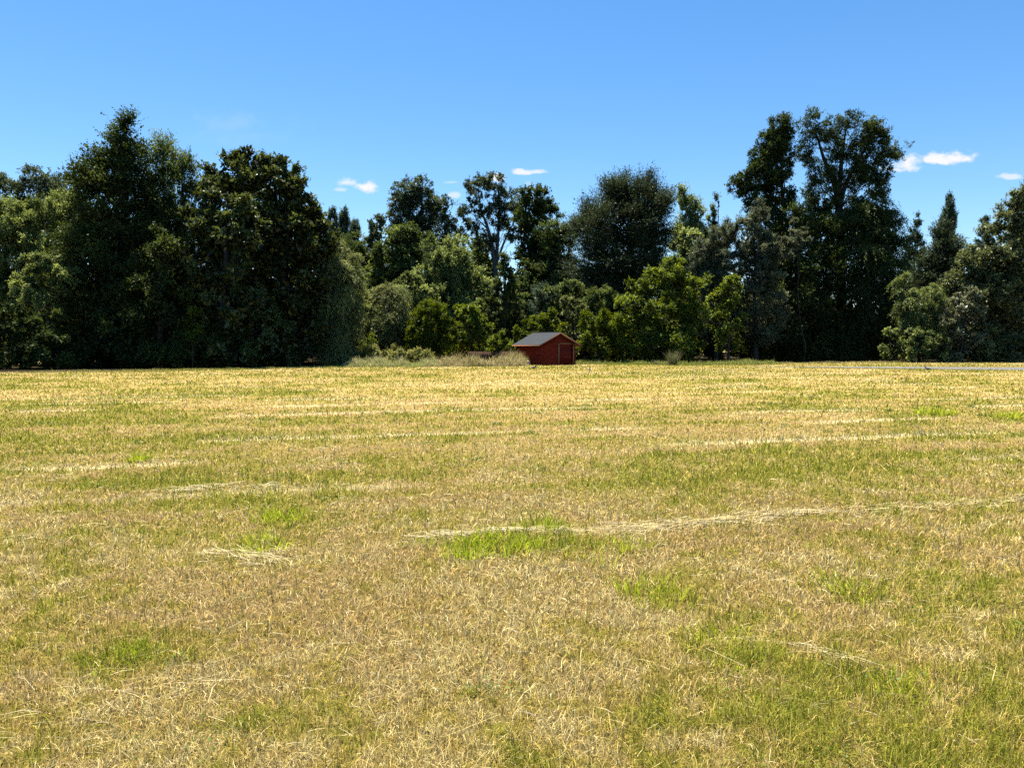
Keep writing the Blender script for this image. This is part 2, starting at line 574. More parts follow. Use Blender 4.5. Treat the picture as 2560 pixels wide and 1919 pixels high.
def field_grass():
    r = np.random.default_rng(21)
    n = 1420000
    x, y = scatter(n, 2.0, 78, r)
    keep = ~on_road(x, y) & ~in_wood(x, y) & ((np.abs(x) < .80 * (y + 1.2)) | (r.random(n) < .5))
    x, y = x[keep], y[keep]
    n = len(x)
    g = greenness(x, y)
    s = strawness(x, y)
    tall = fbm(np.stack((x / .35, y / .35, x * 0 + 8), -1), 2)
    lush = np.clip(g - .55, 0, .6)
    h = (.024 + .062 * r.random(n) ** 1.7 + .03 * np.clip(tall - .5, 0, .5)) * (1 + 1.3 * lush) * (1 + np.clip(y - 20, 0, 40) * .008)
    h *= np.where(r.random(n) < .05, 1.7, 1.0)
    wd = np.maximum(.0028, .00100 * y) * r.uniform(.6, 1.3, n)
    lean = np.clip(np.abs(r.normal(.45, .38, n)), 0, 1.35)
    g = g + 1.9 * (fbm(np.stack((x / .085, y / .085, x * 0 + 71), -1), 2) - .5) * np.clip(1.25 - y / 30, .35, 1)
    rust = np.clip((fbm(np.stack((x / .9, y / .7, x * 0 + 44), -1), 3) - .52) * 4, 0, .35)
    col = pick_cols(np.clip(g - .03, 0, 1.1), r, rust)
    col = np.where((r.random(n) < s * .8)[:, None], STRAW * r.uniform(.85, 1.15, (n, 1)), col)
    col = col * (1 + .03 * np.clip((y - 10) / 25, 0, 1) - .05 * np.clip((5.5 - y) / 3, 0, 1))[:, None]
    stem = (r.random(n) < .012) & (y < 25)
    h = np.where(stem, r.uniform(.08, .17, n), h)
    lean = np.where(stem, lean * .5, lean)
    wd = np.where(stem, wd * .7, wd)
    col = np.where(stem[:, None], np.array((.26, .17, .07)) * r.uniform(.5, 1.3, (n, 1)), col)
    o = blades('grass', x, y, relief(x, y) - .003, h, wd, r.uniform(0, 6.28, n), lean, r.normal(.5, .4, n), col, r, M_BLADE)
    o['kind'] = 'stuff'


def field_straw():
    """loose cut stalks lying over the field"""
    r = np.random.default_rng(22)
    n = 130000
    x, y = scatter(n, 2.0, 60, r)
    s = strawness(x, y)
    pat = fbm(np.stack((x / .8, y / .8, x * 0 + 31), -1), 3)
    keep = (r.random(n) < .12 + .9 * s + .7 * np.clip(pat - .5, 0, 1)) & ~on_road(x, y) & ~in_wood(x, y)
    x, y = x[keep], y[keep]; n = len(x)
    straw_mesh('straw', x, y, r, r.uniform(.03, .11, n) * np.where(r.random(n) < .035, 2.6, 1), None)['kind'] = 'stuff'


def straw_mesh(name, x, y, r, ln, az, zlift=.02, parent=None, wmul=1.0):
    n = len(x)
    if az is None:
        az = r.uniform(0, math.pi, n)
    d = np.stack((np.cos(az), np.sin(az), np.zeros(n)), -1)
    sd_ = np.stack((-np.sin(az), np.cos(az), r.normal(0, .5, n)), -1)
    yd = np.maximum(y, 2)
    hw = (np.maximum(.0007, .00022 * yd) * r.uniform(.7, 1.5, n) * wmul)[:, None]
    bend = r.normal(0, .12, n)[:, None]
    p0 = np.stack((x, y, relief(x, y) + np.abs(r.normal(zlift, zlift * .5, n)) + .004), -1)
    rise = r.normal(0, .10, n)
    p1 = p0 + d * (ln * .5)[:, None] + np.array((0, 0, 1.)) * (np.abs(rise) * ln * .6)[:, None] + sd_ * bend * ln[:, None] * .4
    p2 = p0 + d * ln[:, None] + sd_ * bend * ln[:, None]
    p2[:, 2] = np.maximum(p2[:, 2], relief(p2[:, 0], p2[:, 1]) + .008)
    v = np.stack((p0 - sd_ * hw, p0 + sd_ * hw, p1 - sd_ * hw, p1 + sd_ * hw, p2 - sd_ * hw * .6, p2 + sd_ * hw * .6), 1).reshape(-1, 3)
    k = np.arange(n)[:, None] * 6
    c = np.array((.66, .53, .25)) * r.uniform(.62, 1.08, (n, 1)) + np.array((.06, .02, -.05)) * r.normal(0, .5, (n, 1))
    c = np.c_[np.repeat(np.clip(c, 0, .85), 6, 0), np.ones(n * 6)]
    return mesh_obj(name, v, [k + np.array((0, 1, 3, 2)), k + np.array((2, 3, 5, 4))], M_STRAW, parent, attrs=[('col', 'FLOAT_COLOR', 'POINT', c)])


def clover():
    """low broad leaved plants between the blades"""
    r = np.random.default_rng(23)
    k = 600
    cx, cy = scatter(k, 2.1, 22, r, 1.6)
    g = greenness(cx, cy)
    kp = r.random(k) < .15 + .8 * np.clip(g, 0, 1)
    cx, cy = cx[kp], cy[kp]; k = len(cx)
    m_ = 46
    rad = r.uniform(.05, .16, (k, 1))
    x = (cx[:, None] + r.normal(0, 1, (k, m_)) * rad).ravel()
    y = (cy[:, None] + r.normal(0, 1, (k, m_)) * rad * .8).ravel()
    n = len(x)
    z = relief(x, y) + r.uniform(.012, .055, n)
    p = np.stack((x, y, z), -1)
    nrm = unit(np.array((0, 0, 1.)) + r.normal(0, .45, (n, 3)))
    ax = unit(np.cross(nrm, r.normal(size=(n, 3)))); bb = np.cross(nrm, ax)
    s_ = np.maximum(.0085, .0013 * y)[:, None] * r.uniform(.6, 1.3, (n, 1))
    a_, b_ = ax * s_, bb * s_ * .8
    v = np.stack((p - a_, p - a_ * .2 + b_, p + a_, p - a_ * .2 - b_), 1).reshape(-1, 3)
    c = np.repeat(np.where(r.random((k, 1)) < .7, np.array((.105, .165, .022)), np.array((.20, .23, .03))), m_, 0) * r.uniform(.65, 1.35, (n, 1))
    c = np.c_[np.repeat(c, 4, 0), np.ones(n * 4)]
    mesh_obj('clover', v, np.arange(n * 4).reshape(-1, 4), M_BLADE, attrs=[('col', 'FLOAT_COLOR', 'POINT', c)])['kind'] = 'stuff'


clover()
field_grass()
field_straw()


# distinct heaps of hay left in a line, and bright tufts: things one can point at
def hay_row(pts, n, half, label, seed):
    r = np.random.default_rng(seed)
    P = np.array([ground_at(*p)[:2] for p in pts])
    t = np.concatenate(([0], np.cumsum(np.linalg.norm(np.diff(P, axis=0), axis=1))))
    q = r.random(n) * t[-1]
    x, y = np.interp(q, t, P[:, 0]), np.interp(q, t, P[:, 1])
    dn = P[-1] - P[0]; az0 = math.atan2(dn[1], dn[0])
    thick = half * (.15 + 2.2 * fbm(np.stack((q * 1.7, q * 0, q * 0 + seed), -1), 2) ** 2)
    off = r.normal(0, 1, n) * thick
    kp = r.random(n) < np.clip((fbm(np.stack((q * 1.1, q * 0, q * 0 + seed + 3), -1), 2) - .33) * 5, .08, 1)
    q, x, y, off = q[kp], x[kp], y[kp], off[kp]; n = len(q)
    wv = half * 2.5 * (fbm(np.stack((q * .9, q * 0, q * 0 + seed + 9), -1), 2) - .5)
    off = off + wv
    x, y = x - math.sin(az0) * off, y + math.cos(az0) * off
    az = az0 + r.normal(0, .38, n) + np.where(r.random(n) < .5, math.pi, 0)
    ln = r.uniform(.08, .26, n)
    o = straw_mesh('hay_row', x, y, r, ln, az, .018, wmul=1.0)
    return tag(o, label, 'cut hay', 'lines of cut hay on the field')


hay_row([(1020, 1352), (1180, 1342), (1300, 1336), (1440, 1334)], 420, .05, 'pale line of cut hay lying across the bright green tuft in mid field', 41)
hay_row([(1520, 1325), (1650, 1312), (1800, 1300), (1900, 1290), (2060, 1285)], 650, .10, 'long pale line of cut hay right of the bright green tuft', 42)
hay_row([(2080, 1284), (2280, 1272), (2420, 1260), (2620, 1245)], 360, .09, 'pale hay line running out at the right edge of the field', 43)
hay_row([(430, 1230), (520, 1220), (600, 1215), (700, 1222)], 480, .08, 'short whitish hay heap alone in the left mid field', 44)
hay_row([(520, 1385), (600, 1395), (690, 1408)], 220, .06, 'small sloping hay bunch below the left tufts', 45)
hay_row([(-60, 1800), (160, 1770), (380, 1730), (620, 1690)], 100, .15, 'broad loose hay line in the lower left corner', 46)
hay_row([(1890, 1618), (2030, 1630), (2140, 1655)], 60, .06, 'thin fan of loose straw low in the right foreground', 47)

hay_row([(160, 1332), (205, 1326), (246, 1328)], 60, .035, 'small whitish twist of straw at the far left of the mid field', 48)


def tuft(px, py, wpx, n, hgt, label, seed, yellow=.3, dpx=10):
    r = np.random.default_rng(seed)
    c = ground_at(px, py)
    hw = wpx / F * c[1]
    dd = max((ground_at(px, py - dpx)[1] - c[1]), .06)
    k = max(4, n // 42)
    n = int(n * .58)
    cxs, cys = c[0] + r.normal(0, hw * .6, k), c[1] + r.normal(0, dd * .8, k)
    i = r.integers(0, k, n)
    sp = .05 + .0015 * c[1]
    ox, oy = r.normal(0, sp, n), r.normal(0, sp, n)
    x, y = cxs[i] + ox, cys[i] + oy
    az = np.arctan2(oy, ox) + r.normal(0, .6, n)
    h = hgt * (.3 + .95 * r.random(n) ** 1.3)
    wd = np.maximum(.0055, .0013 * y) * r.uniform(.7, 1.3, n)
    c1, c2 = np.array((.27, .36, .012)), np.array((.62, .62, .045))
    f = np.clip(r.normal(yellow, .25, (n, 1)), 0, 1)
    col = (c1 * (1 - f) + c2 * f) * r.uniform(.8, 1.2, (n, 1))
    o = blades('grass_tuft', x, y, relief(x, y) - .004, h, wd, az, np.abs(r.normal(.35, .28, n)), r.normal(.45, .4, n), col, r, M_TUFT)
    return tag(o, label, 'grass tuft', 'green tufts in the dry field')


tuft(1250, 1372, 120, 1500, .13, 'largest bright green grass tuft, at mid field under the hay line', 61, .35, 22)
tuft(1400, 1322, 75, 420, .14, 'dark tipped green tuft just behind the hay line in mid field', 62, .2, 12)
tuft(1500, 1375, 75, 420, .11, 'thin green tuft to the right of the largest tuft', 63, .4, 20)
tuft(1160, 1392, 35, 260, .13, 'small green tuft at the left foot of the largest tuft', 64, .25, 10)
tuft(1640, 1488, 85, 420, .15, 'long bladed loose green tuft in the right foreground', 65, .35, 22)
tuft(720, 1298, 75, 380, .15, 'spiky green tuft left of centre above the hay bunch', 66, .3, 14)
tuft(640, 1368, 70, 330, .14, 'sparse green tuft leaning right, left of the hay bunch', 67, .35, 18)
tuft(280, 1650, 60, 420, .10, 'dark green low tuft in the left foreground', 68, .05, 25)
tuft(2335, 1038, 45, 420, .22, 'small bright green tuft far off at the right', 69, .45, 4)
tuft(2545, 1046, 40, 320, .22, 'yellowish green tuft at the right edge far off', 70, .7, 4)
tuft(345, 1152, 36, 300, .16, 'narrow bright green tuft far off at the left', 71, .5, 3)
tuft(2120, 1480, 25, 200, .16, 'upright dark tuft in the right foreground beside loose straw', 72, .2, 16)
tuft(1850, 1625, 90, 500, .10, 'bright wide low tuft at the left end of the straw fan', 73, .5, 35)
tuft(2250, 1720, 90, 420, .10, 'flat green tuft in the lower right foreground', 74, .45, 20)


# ------------------------------------------------------------------ trees and shrubs
LM = {
    'evergreen': leaf_mat('evergreen_leaf', (.015, .026, .006), (.095, .125, .030), .36, .012),
    'chestnut': leaf_mat('chestnut_leaf', (.018, .026, .006), (.130, .160, .040), .36, .022, .4),
    'mid': leaf_mat('mid_green_leaf', (.022, .038, .009), (.185, .235, .063), .42, .012),
    'light': leaf_mat('light_green_leaf', (.046, .068, .018), (.340, .400, .125), .46, .012),
    'lime': leaf_mat('lime_leaf', (.034, .055, .006), (.215, .272, .048), .46, .010),
    'bush': leaf_mat('bush_leaf', (.026, .044, .005), (.160, .200, .028), .44, .008),
    'willow': leaf_mat('willow_leaf', (.046, .060, .018), (.320, .350, .120), .44, .016),
    'blue': leaf_mat('bluish_leaf', (.024, .042, .024), (.125, .170, .092), .38, .014),
    'dusty': leaf_mat('blue_green_leaf', (.025, .038, .016), (.120, .148, .064), .38, .014),
    'grey': leaf_mat('grey_leaf', (.044, .054, .026), (.215, .240, .122), .34, .018),
    'cedar': leaf_mat('cedar_leaf', (.014, .022, .008), (.085, .108, .042), .30, .014),
    'white': leaf_mat('whitish_leaf', (.044, .052, .015), (.330, .340, .180), .34, .03, .4),
    'sage': leaf_mat('sage_leaf', (.024, .034, .010), (.255, .285, .105), .38, .02, .4),
    'weed': leaf_mat('weed_leaf', (.095, .115, .024), (.370, .370, .120), .44, .012),
}
#            K  M  SL   leafL leafW out  up  rand sag  lai  clumpR flat
STYLES = {
    'broad':    (18, 13, 1.0, .21, .115, .50, .42, .62, .10, 2.3, .22, .7),
    'rosette':  (22, 12, .95, .30, .135, .50, .40, .60, .35, 2.4, .20, .7),
    'layered':  (26, 14, 1.35, .17, .095, .62, .16, .50, .10, 2.3, .25, .3),
    'feather':  (16, 20, 1.7, .15, .07, .82, .16, .34, .02, 2.4, .25, .35),
    'willow':   (20, 22, 2.2, .20, .055, .34, .22, .34, 1.9, 2.5, .30, .6),
    'upright':  (9, 14, 1.6, .20, .10, .20, 1.0, .28, -.1, 2.4, .3, 1.2),
    'conifer':  (14, 16, 1.2, .14, .06, 1.0, .0, .28, .12, 2.5, .25, .25),
    'airy':     (10, 12, .95, .17, .08, .50, .25, .80, .15, 1.55, .45, .7),
    'fine':     (24, 15, .95, .14, .06, .45, .42, .60, .05, 2.2, .22, .7),
    'shoots':   (20, 16, 1.25, .17, .085, .36, .75, .42, -.02, 2.3, .22, .8),
}
LEAFN = [0]


def crown_cloud(lobes, style, r, q=1.0, gap=.40, leafscale=1.0, tip=1.0, core=True, zmin=.15):
    """lobes: rows x y z rx ry rz. Returns leaf quads, tints and clump centres"""
    K, M, SL, LL, LW, wo, wu, wr, sag, lai, cr, flat = STYLES[style]
    lobes = np.asarray(lobes, float)
    size = float(np.cbrt(np.prod(lobes[:, 3:].max(0))))
    sc_ = np.clip(size / 4.0, .35, 1.25)
    SL, cr = SL * sc_, cr * sc_
    LL, LW = LL * leafscale, LW * leafscale
    ar = 4 * math.pi * ((lobes[:, 3] * lobes[:, 4]) ** 1.6 / 3 + (lobes[:, 3] * lobes[:, 5]) ** 1.6 / 3 + (lobes[:, 4] * lobes[:, 5]) ** 1.6 / 3) ** (1 / 1.6)
    nl = lai * q * ar.sum() / (.5 * LL * LW)
    nc = max(12, int(nl / (K * M)))
    li = r.choice(len(lobes), nc, p=ar / ar.sum())
    # boughs: spaced over the crown's shell, few inside
    n0 = nc * 3
    li = r.choice(len(lobes), n0, p=ar / ar.sum())
    d = unit(r.normal(size=(n0, 3)))
    rad = .50 + .50 * r.random(n0) ** .45
    rough = fbm(d * 2.2 + li[:, None] * 3.3 + r.random() * 20, 3)
    rad = rad * (.70 + .52 * rough) * np.where(r.random(n0) < .12, 1 + .16 * tip, 1)
    Lb = lobes[li]
    c = Lb[:, :3] + d * Lb[:, 3:] * rad[:, None]
    dens = fbm(c / (1.5 * sc_ + .3) + r.random() * 20, 2)
    ok = (dens > np.quantile(dens, gap * .5)) & (c[:, 2] > zmin)
    c, d, li, dens = c[ok], d[ok], li[ok], dens[ok]
    # thin by spacing: keep one candidate per jittered cell, fill up with the rest
    cell = SL * .62
    key = np.floor((c + r.random(3) * cell) / cell).astype(int)
    _, first = np.unique(key, axis=0, return_index=True)
    r.shuffle(first)
    if len(first) < nc:
        rest = np.setdiff1d(np.arange(len(c)), first)
        first = np.concatenate((first, r.permutation(rest)[:nc - len(first)]))
    first = first[:nc]
    c, d, li, dens = c[first], d[first], li[first], dens[first]
    nc = len(c)
    ctr = np.average(lobes[:, :3], axis=0, weights=ar)
    o_ = unit(c - (lobes[li, :3] * .7 + ctr * .3) + np.array((0, 0, .001)))
    # sprays
    sdir = unit(o_[:, None] * wo + np.array((0, 0, 1.)) * wu + r.normal(size=(nc, K, 3)) * wr)
    start = c[:, None] + r.normal(size=(nc, K, 3)) * np.array((cr, cr, cr * flat)) * .6
    t = ((np.arange(M) + r.random((nc, K, M))) / M) ** .75
    ln = SL * r.uniform(.55, 1.25, (nc, K, 1))
    p = start[:, :, None] + sdir[:, :, None] * (t * ln)[..., None]
    p[..., 2] -= sag * ln * .5 * t ** 2
    p += r.normal(size=p.shape) * .055 * (1 + LL * 2)
    tang = np.repeat(sdir[:, :, None], M, 2).copy()
    tang[..., 2] -= sag * t
    ax = unit(tang * .8 + r.normal(size=p.shape) * .6)
    nrm = unit(o_[:, None, None] * .35 + np.array((0, 0, .75)) + r.normal(size=p.shape) * .65)
    bb = unit(np.cross(nrm, ax))
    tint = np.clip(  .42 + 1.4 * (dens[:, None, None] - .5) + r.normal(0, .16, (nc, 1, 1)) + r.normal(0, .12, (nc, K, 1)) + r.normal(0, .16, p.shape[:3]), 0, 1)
    p, ax, bb, tint = p.reshape(-1, 3), ax.reshape(-1, 3), bb.reshape(-1, 3), tint.ravel()
    s = np.clip(np.exp(r.normal(-.08, .32, (len(p), 1))), .4, 1.9)
    n_core = 0
    if core:
        n2 = int(ar.sum() * 3.4)  # coarse dark-tinted cards added inside the crown to block light
        lj = r.choice(len(lobes), n2, p=ar / ar.sum())
        pc = lobes[lj, :3] + unit(r.normal(size=(n2, 3))) * lobes[lj, 3:] * (.72 * r.random((n2, 1)) ** .45)
        pc = pc[pc[:, 2] > .2]
        n2 = len(pc)
        p = np.concatenate((p, pc))
        ax = np.concatenate((ax, unit(r.normal(size=(n2, 3)))))
        bb = np.concatenate((bb, unit(r.normal(size=(n2, 3)))))
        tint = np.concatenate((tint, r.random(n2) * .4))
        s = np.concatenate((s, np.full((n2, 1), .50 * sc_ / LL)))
    keep = p[:, 2] > .05
    if core:
        n_core = int(keep[-n2:].sum()) if n2 else 0
    p, ax, bb, tint, s = p[keep], ax[keep], bb[keep], tint[keep], s[keep]
    a_, b_ = ax * LL * .5 * s, bb * LW * .5 * s
    k_ = int(len(p))
    big = (np.arange(len(p)) >= len(p) - n_core)[:, None]
    b_ = np.where(big, bb * LL * .4 * s, b_)
    v = np.stack((p - a_, p - a_ * .1 + b_, p + a_, p - a_ * .1 - b_), 1).reshape(-1, 3)
    LEAFN[0] += k_
    return v, np.arange(k_ * 4).reshape(-1, 4), tint, c


def limbs(mb, base, top, r0, targets, r, wob=.3, lean=(0, 0)):
    """tapered trunk with limbs reaching the clumps"""
    n = 9
    t = np.linspace(0, 1, n)
    pts = base + (top - base) * t[:, None]
    pts[1:-1, :2] += r.normal(0, wob * .25, (n - 2, 2))
    rad = r0 * (1 - t) ** .8 * .92 + r0 * .06
    rad[0] *= 1.35
    mb.tube(pts, rad, 8)
    for q in targets:
        hgt = np.clip((q[2] - base[2]) / max(top[2] - base[2], .1) - .12 - .2 * r.random(), .12, .9)
        p0 = np.array([np.interp(hgt, t, pts[:, k]) for k in range(3)])
        rr = np.interp(hgt, t, rad) * .5
        tt = np.linspace(0, 1, 6)[:, None]
        ctrl = p0 * .45 + q * .55 + np.array((0, 0, .12)) * np.linalg.norm(q - p0) * r.uniform(-.5, 1.2)
        P = p0 * (1 - tt) ** 2 + 2 * ctrl * tt * (1 - tt) + q * tt ** 2
        P[1:-1] += r.normal(0, .05, (4, 3)) * np.linalg.norm(q - p0) * .35
        mb.tube(P, np.linspace(rr, max(rr * .15, .012), 6), 5)


def plant(name, cat, label, Y, lobes_px, style, mat, seed, q=1.0, gap=.40, leafscale=1.0, trunk=.28, base_px=None, top_px=None,
          nlimb=14, bark=None, group=None, tip=1.0, core=True, depth=.9, part='crown', stem='trunk', extra=None, zmin=.15):
    """a tree or shrub at depth Y; its lobes are given by photo pixels (cx, cy, rx, ry[, dy metres])"""
    r = np.random.default_rng(seed)
    k = Y / F
    lob = []
    for l in lobes_px:
        px, py, rx, ry = l[:4]
        dy = l[4] if len(l) > 4 else 0
        p = at(px, py, Y + dy)
        kk = (Y + dy) / F
        lob.append((p[0], p[1], p[2], rx * kk, max(rx, ry * .5) * kk * depth, ry * kk))
    lob = np.array(lob)
    szz = np.clip(float(np.cbrt(np.prod(lob[:, 3:].max(0)))) / 4, .35, 1.25)
    inset = {'airy': .10, 'conifer': .12, 'upright': .22, 'willow': .06}.get(style, .17) * STYLES[style][2] * szz
    lob[:, 3:] = np.maximum(lob[:, 3:] - inset, lob[:, 3:] * .72)
    bx = base_px if base_px is not None else np.average([l[0] for l in lobes_px], weights=[l[2] for l in lobes_px])
    b = np.array((at(bx, 900, Y)[0], Y, 0.0))
    root = thing(name, label, cat, b, group=group)
    loc = lob.copy(); loc[:, :3] -= b
    v, f, tint, cc = crown_cloud(loc, style, r, q, gap, leafscale, tip, core, zmin)
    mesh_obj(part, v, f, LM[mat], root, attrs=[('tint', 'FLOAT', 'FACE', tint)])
    mb = MB()
    ztop = (loc[:, 2] + loc[:, 5] * .8).max()
    hi = loc[np.argmax(loc[:, 2] + loc[:, 5] * .8)]
    top = np.array((hi[0], hi[1], ztop)) if top_px is None else np.array(at(top_px[0], top_px[1], Y)) - b
    far = cc[np.argsort(-np.linalg.norm(cc - cc.mean(0), axis=1))]
    tg_ = far[r.choice(max(1, len(far) * 2 // 3), min(nlimb, len(far) * 2 // 3), replace=False)] if nlimb else []
    limbs(mb, np.array((0, 0, -.1)), top, trunk, tg_, r)
    if extra:
        for (pts, r0, r1) in extra:
            P = np.array([np.array(at(px, py, Y)) - b for px, py in pts])
            P = smooth_curve(P, 14)
            P[:, 1] += np.linspace(0, r.normal(0, .6), 14)
            mb.tube(P, np.linspace(r0, r1, 14), 7)
    mb.build(stem, bark or M_BARK, root, smooth=True)
    return root


T, SH = 'tree', 'shrub'
BACK = 'far trees behind the wood edge'
# --- left side: far airy trees
plant('tree', T, 'thin bluish tree far back at the left frame edge', 92, [(10, 480, 45, 42), (30, 560, 50, 60)], 'airy', 'dusty', 101, 1.0, .55, 1.3, .22, group=BACK)
plant('tree', T, 'airy bluish tree far back, peak left of the tall pointed evergreen', 94, [(105, 455, 42, 38), (70, 500, 35, 40), (130, 510, 45, 50), (100, 580, 60, 60)], 'airy', 'dusty', 102, 1.0, .6, 1.3, .25, group=BACK)
plant('tree', T, 'small airy bluish tree far back touching the tall pointed evergreen', 96, [(163, 465, 24, 36), (160, 530, 35, 60)], 'airy', 'dusty', 103, 1.0, .55, 1.3, .18, group=BACK)
plant('willow_tree', T, 'light green bushy tree cut by the left frame edge', 66, [(20, 560, 62, 55), (0, 640, 75, 80), (45, 720, 80, 100), (30, 830, 90, 90)], 'shoots', 'light', 104, 1.0, .45, 1.1, .3)
plant('willow_tree', T, 'light green tree with feathery top just left of the tall pointed evergreen', 67, [(130, 545, 60, 48), (185, 560, 45, 70), (120, 640, 80, 80), (140, 760, 90, 120), (150, 860, 90, 60)], 'shoots', 'light', 105, 1.0, .45, 1.1, .3)
plant('shrub', SH, 'sunlit light green shrub jutting out of dark foliage at the left', 57.5, [(125, 665, 55, 32), (160, 690, 60, 45), (60, 720, 35, 45), (110, 745, 50, 40)], 'layered', 'light', 106, .9, .5, 1.0, .14)
# --- left side: the tall group
plant('evergreen_tree', T, 'tall pointed dark evergreen, highest of the left group', 61,
      [(313, 322, 20, 34), (314, 358, 42, 44), (310, 400, 58, 46), (250, 412, 38, 38), (228, 452, 42, 40), (280, 465, 88, 48), (300, 530, 105, 70), (290, 640, 125, 90), (280, 760, 140, 110), (270, 860, 150, 70), (225, 480, 40, 40)],
      'layered', 'evergreen', 107, .95, .52, 1.05, .5, base_px=300, top_px=(313, 290), nlimb=30)
plant('evergreen_tree', T, 'wispy evergreen with thin peak, right neighbour of the tall pointed evergreen', 63,
      [(410, 385, 28, 38), (405, 440, 50, 50), (395, 520, 55, 70), (400, 640, 80, 100), (395, 770, 95, 120), (400, 860, 100, 60)],
      'feather', 'mid', 108, .8, .5, 1.0, .35, top_px=(410, 360), nlimb=20)
plant('evergreen_tree', T, 'lower soft topped evergreen between the wispy peak and the broad domed tree', 62,
      [(455, 425, 30, 36), (460, 480, 40, 50), (465, 560, 55, 70), (470, 680, 70, 100), (470, 800, 80, 110)],
      'feather', 'mid', 109, .8, .5, 1.0, .3, top_px=(455, 400), nlimb=14)
plant('chestnut_tree', T, 'broad domed dark tree with knobbly leaf clusters in the left group', 62,
      [(530, 425, 30, 34), (570, 416, 34, 34), (605, 412, 32, 30), (640, 420, 30, 34), (580, 460, 80, 55), (560, 540, 85, 70), (600, 620, 105, 80), (580, 740, 120, 110), (600, 850, 140, 75)],
      'rosette', 'chestnut', 110, 1.1, .36, 1.1, .55, nlimb=26, tip=.6)
plant('chestnut_tree', T, 'domed dark tree sloping down to the pale willow, right end of the left group', 63,
      [(680, 420, 34, 34), (705, 432, 28, 34), (738, 455, 26, 40), (690, 480, 72, 60), (755, 530, 48, 66), (795, 610, 48, 70), (710, 600, 95, 90), (745, 700, 85, 100), (720, 820, 105, 110)],
      'rosette', 'chestnut', 111, 1.15, .36, 1.1, .5, nlimb=24, tip=.6)
plant('chestnut_tree', T, 'sunlit lower dome of clustered leaves in front of the broad domed tree', 58.5,
      [(510, 500, 34, 28), (570, 500, 40, 30), (620, 520, 40, 30), (500, 540, 40, 40), (570, 580, 90, 60), (540, 680, 100, 90), (560, 790, 115, 100), (540, 870, 110, 50)],
      'rosette', 'chestnut', 112, .85, .45, 1.1, .4, nlimb=18, tip=.6)
plant('evergreen_tree', T, 'dark low branched tree filling the front of the left group, lime leaf tufts low down', 57.5,
      [(400, 620, 55, 50), (370, 720, 80, 80), (430, 790, 70, 70), (340, 840, 100, 80), (470, 850, 90, 70)],
      'layered', 'evergreen', 113, .8, .5, 1.1, .3)
plant('shrub', SH, 'added dark bush standing in for black shade at the left frame edge, at the edge of the field', 54, [(20, 892, 70, 42), (110, 896, 70, 38), (-60, 890, 60, 42), (30, 815, 62, 50), (120, 830, 58, 50), (-60, 820, 60, 60)], 'broad', 'evergreen', 116, .9, .4, 1.0, .08)  # bush put in to blacken the foot of the left trees
plant('shrub', SH, 'small lime green leaf tuft low in the dark left group', 55.5, [(486, 784, 13, 10), (472, 798, 9, 9), (484, 830, 10, 20)], 'rosette', 'bush', 114, .9, .4, .8, .03, zmin=.1, part='foliage', stem='stem')
plant('evergreen_tree', T, 'shaded dark tree showing through the gaps of the domed tree', 69, [(640, 540, 60, 60), (735, 600, 66, 80), (680, 690, 100, 100), (700, 800, 110, 100)], 'broad', 'evergreen', 117, .9, .3, 1.2, .3)
plant('evergreen_tree', T, 'shaded dark tree showing through the gaps of the tall pointed evergreen', 68, [(275, 600, 70, 70), (330, 690, 90, 90), (260, 780, 110, 110)], 'broad', 'evergreen', 118, .9, .3, 1.2, .3)
plant('willow_tree', T, 'drooping pale willow at the right end of the dark left group', 65,
      [(830, 625, 35, 30), (845, 660, 45, 50), (850, 720, 48, 80), (840, 800, 48, 90), (835, 860, 45, 60)],
      'willow', 'willow', 115, 1.0, .35, 1.0, .3, depth=1.2)
# --- behind the middle gap
plant('poplar_tree', T, 'tallest of three slim bluish poplars far behind the willow', 150, [(832, 560, 13, 36), (833, 640, 17, 70)], 'upright', 'blue', 120, 2.0, .3, 1.3, .3, group='poplars far behind the wood')
plant('poplar_tree', T, 'slim bluish poplar far off, middle one of three left of centre', 152, [(860, 562, 15, 34), (862, 640, 20, 70)], 'upright', 'blue', 121, 2.0, .3, 1.3, .3, group='poplars far behind the wood')
plant('poplar_tree', T, 'lowest of three bluish poplars far off left of centre', 154, [(888, 582, 13, 30), (888, 650, 17, 60)], 'upright', 'blue', 122, 2.0, .3, 1.3, .3, group='poplars far behind the wood')
plant('tree', T, 'olive dark round tree below the three far poplars', 112, [(890, 630, 42, 42), (925, 640, 30, 40), (900, 710, 60, 70), (910, 800, 70, 80)], 'fine', 'mid', 123, .9, .35, 1.5, .3, group=BACK)
plant('tree', T, 'dark bluish narrow tree left of the grey green twin topped tree', 110, [(952, 575, 28, 34), (940, 630, 34, 50), (955, 700, 45, 80), (950, 800, 55, 80)], 'broad', 'dusty', 124, .9, .4, 1.5, .28, group=BACK)
plant('tall_tree', T, 'tall grey green twin topped tree left of the centre line', 100,
      [(1018, 490, 38, 36), (1055, 480, 30, 34), (1000, 540, 34, 40), (1050, 540, 44, 50), (1075, 530, 24, 50), (1030, 600, 55, 50)],
      'airy', 'dusty', 125, 1.25, .55, 1.4, .4, base_px=1048, nlimb=26,
      extra=[([(1048, 905), (1050, 640), (1052, 560), (1055, 490)], .35, .08), ([(1050, 640), (1030, 590), (1018, 510)], .2, .05)])
plant('tall_tree', T, 'narrow dark tree joined to the right of the twin topped tree', 98, [(1115, 525, 24, 36), (1118, 580, 30, 50), (1105, 650, 40, 60), (1115, 740, 50, 80)], 'airy', 'dusty', 126, 1.2, .5, 1.4, .3)
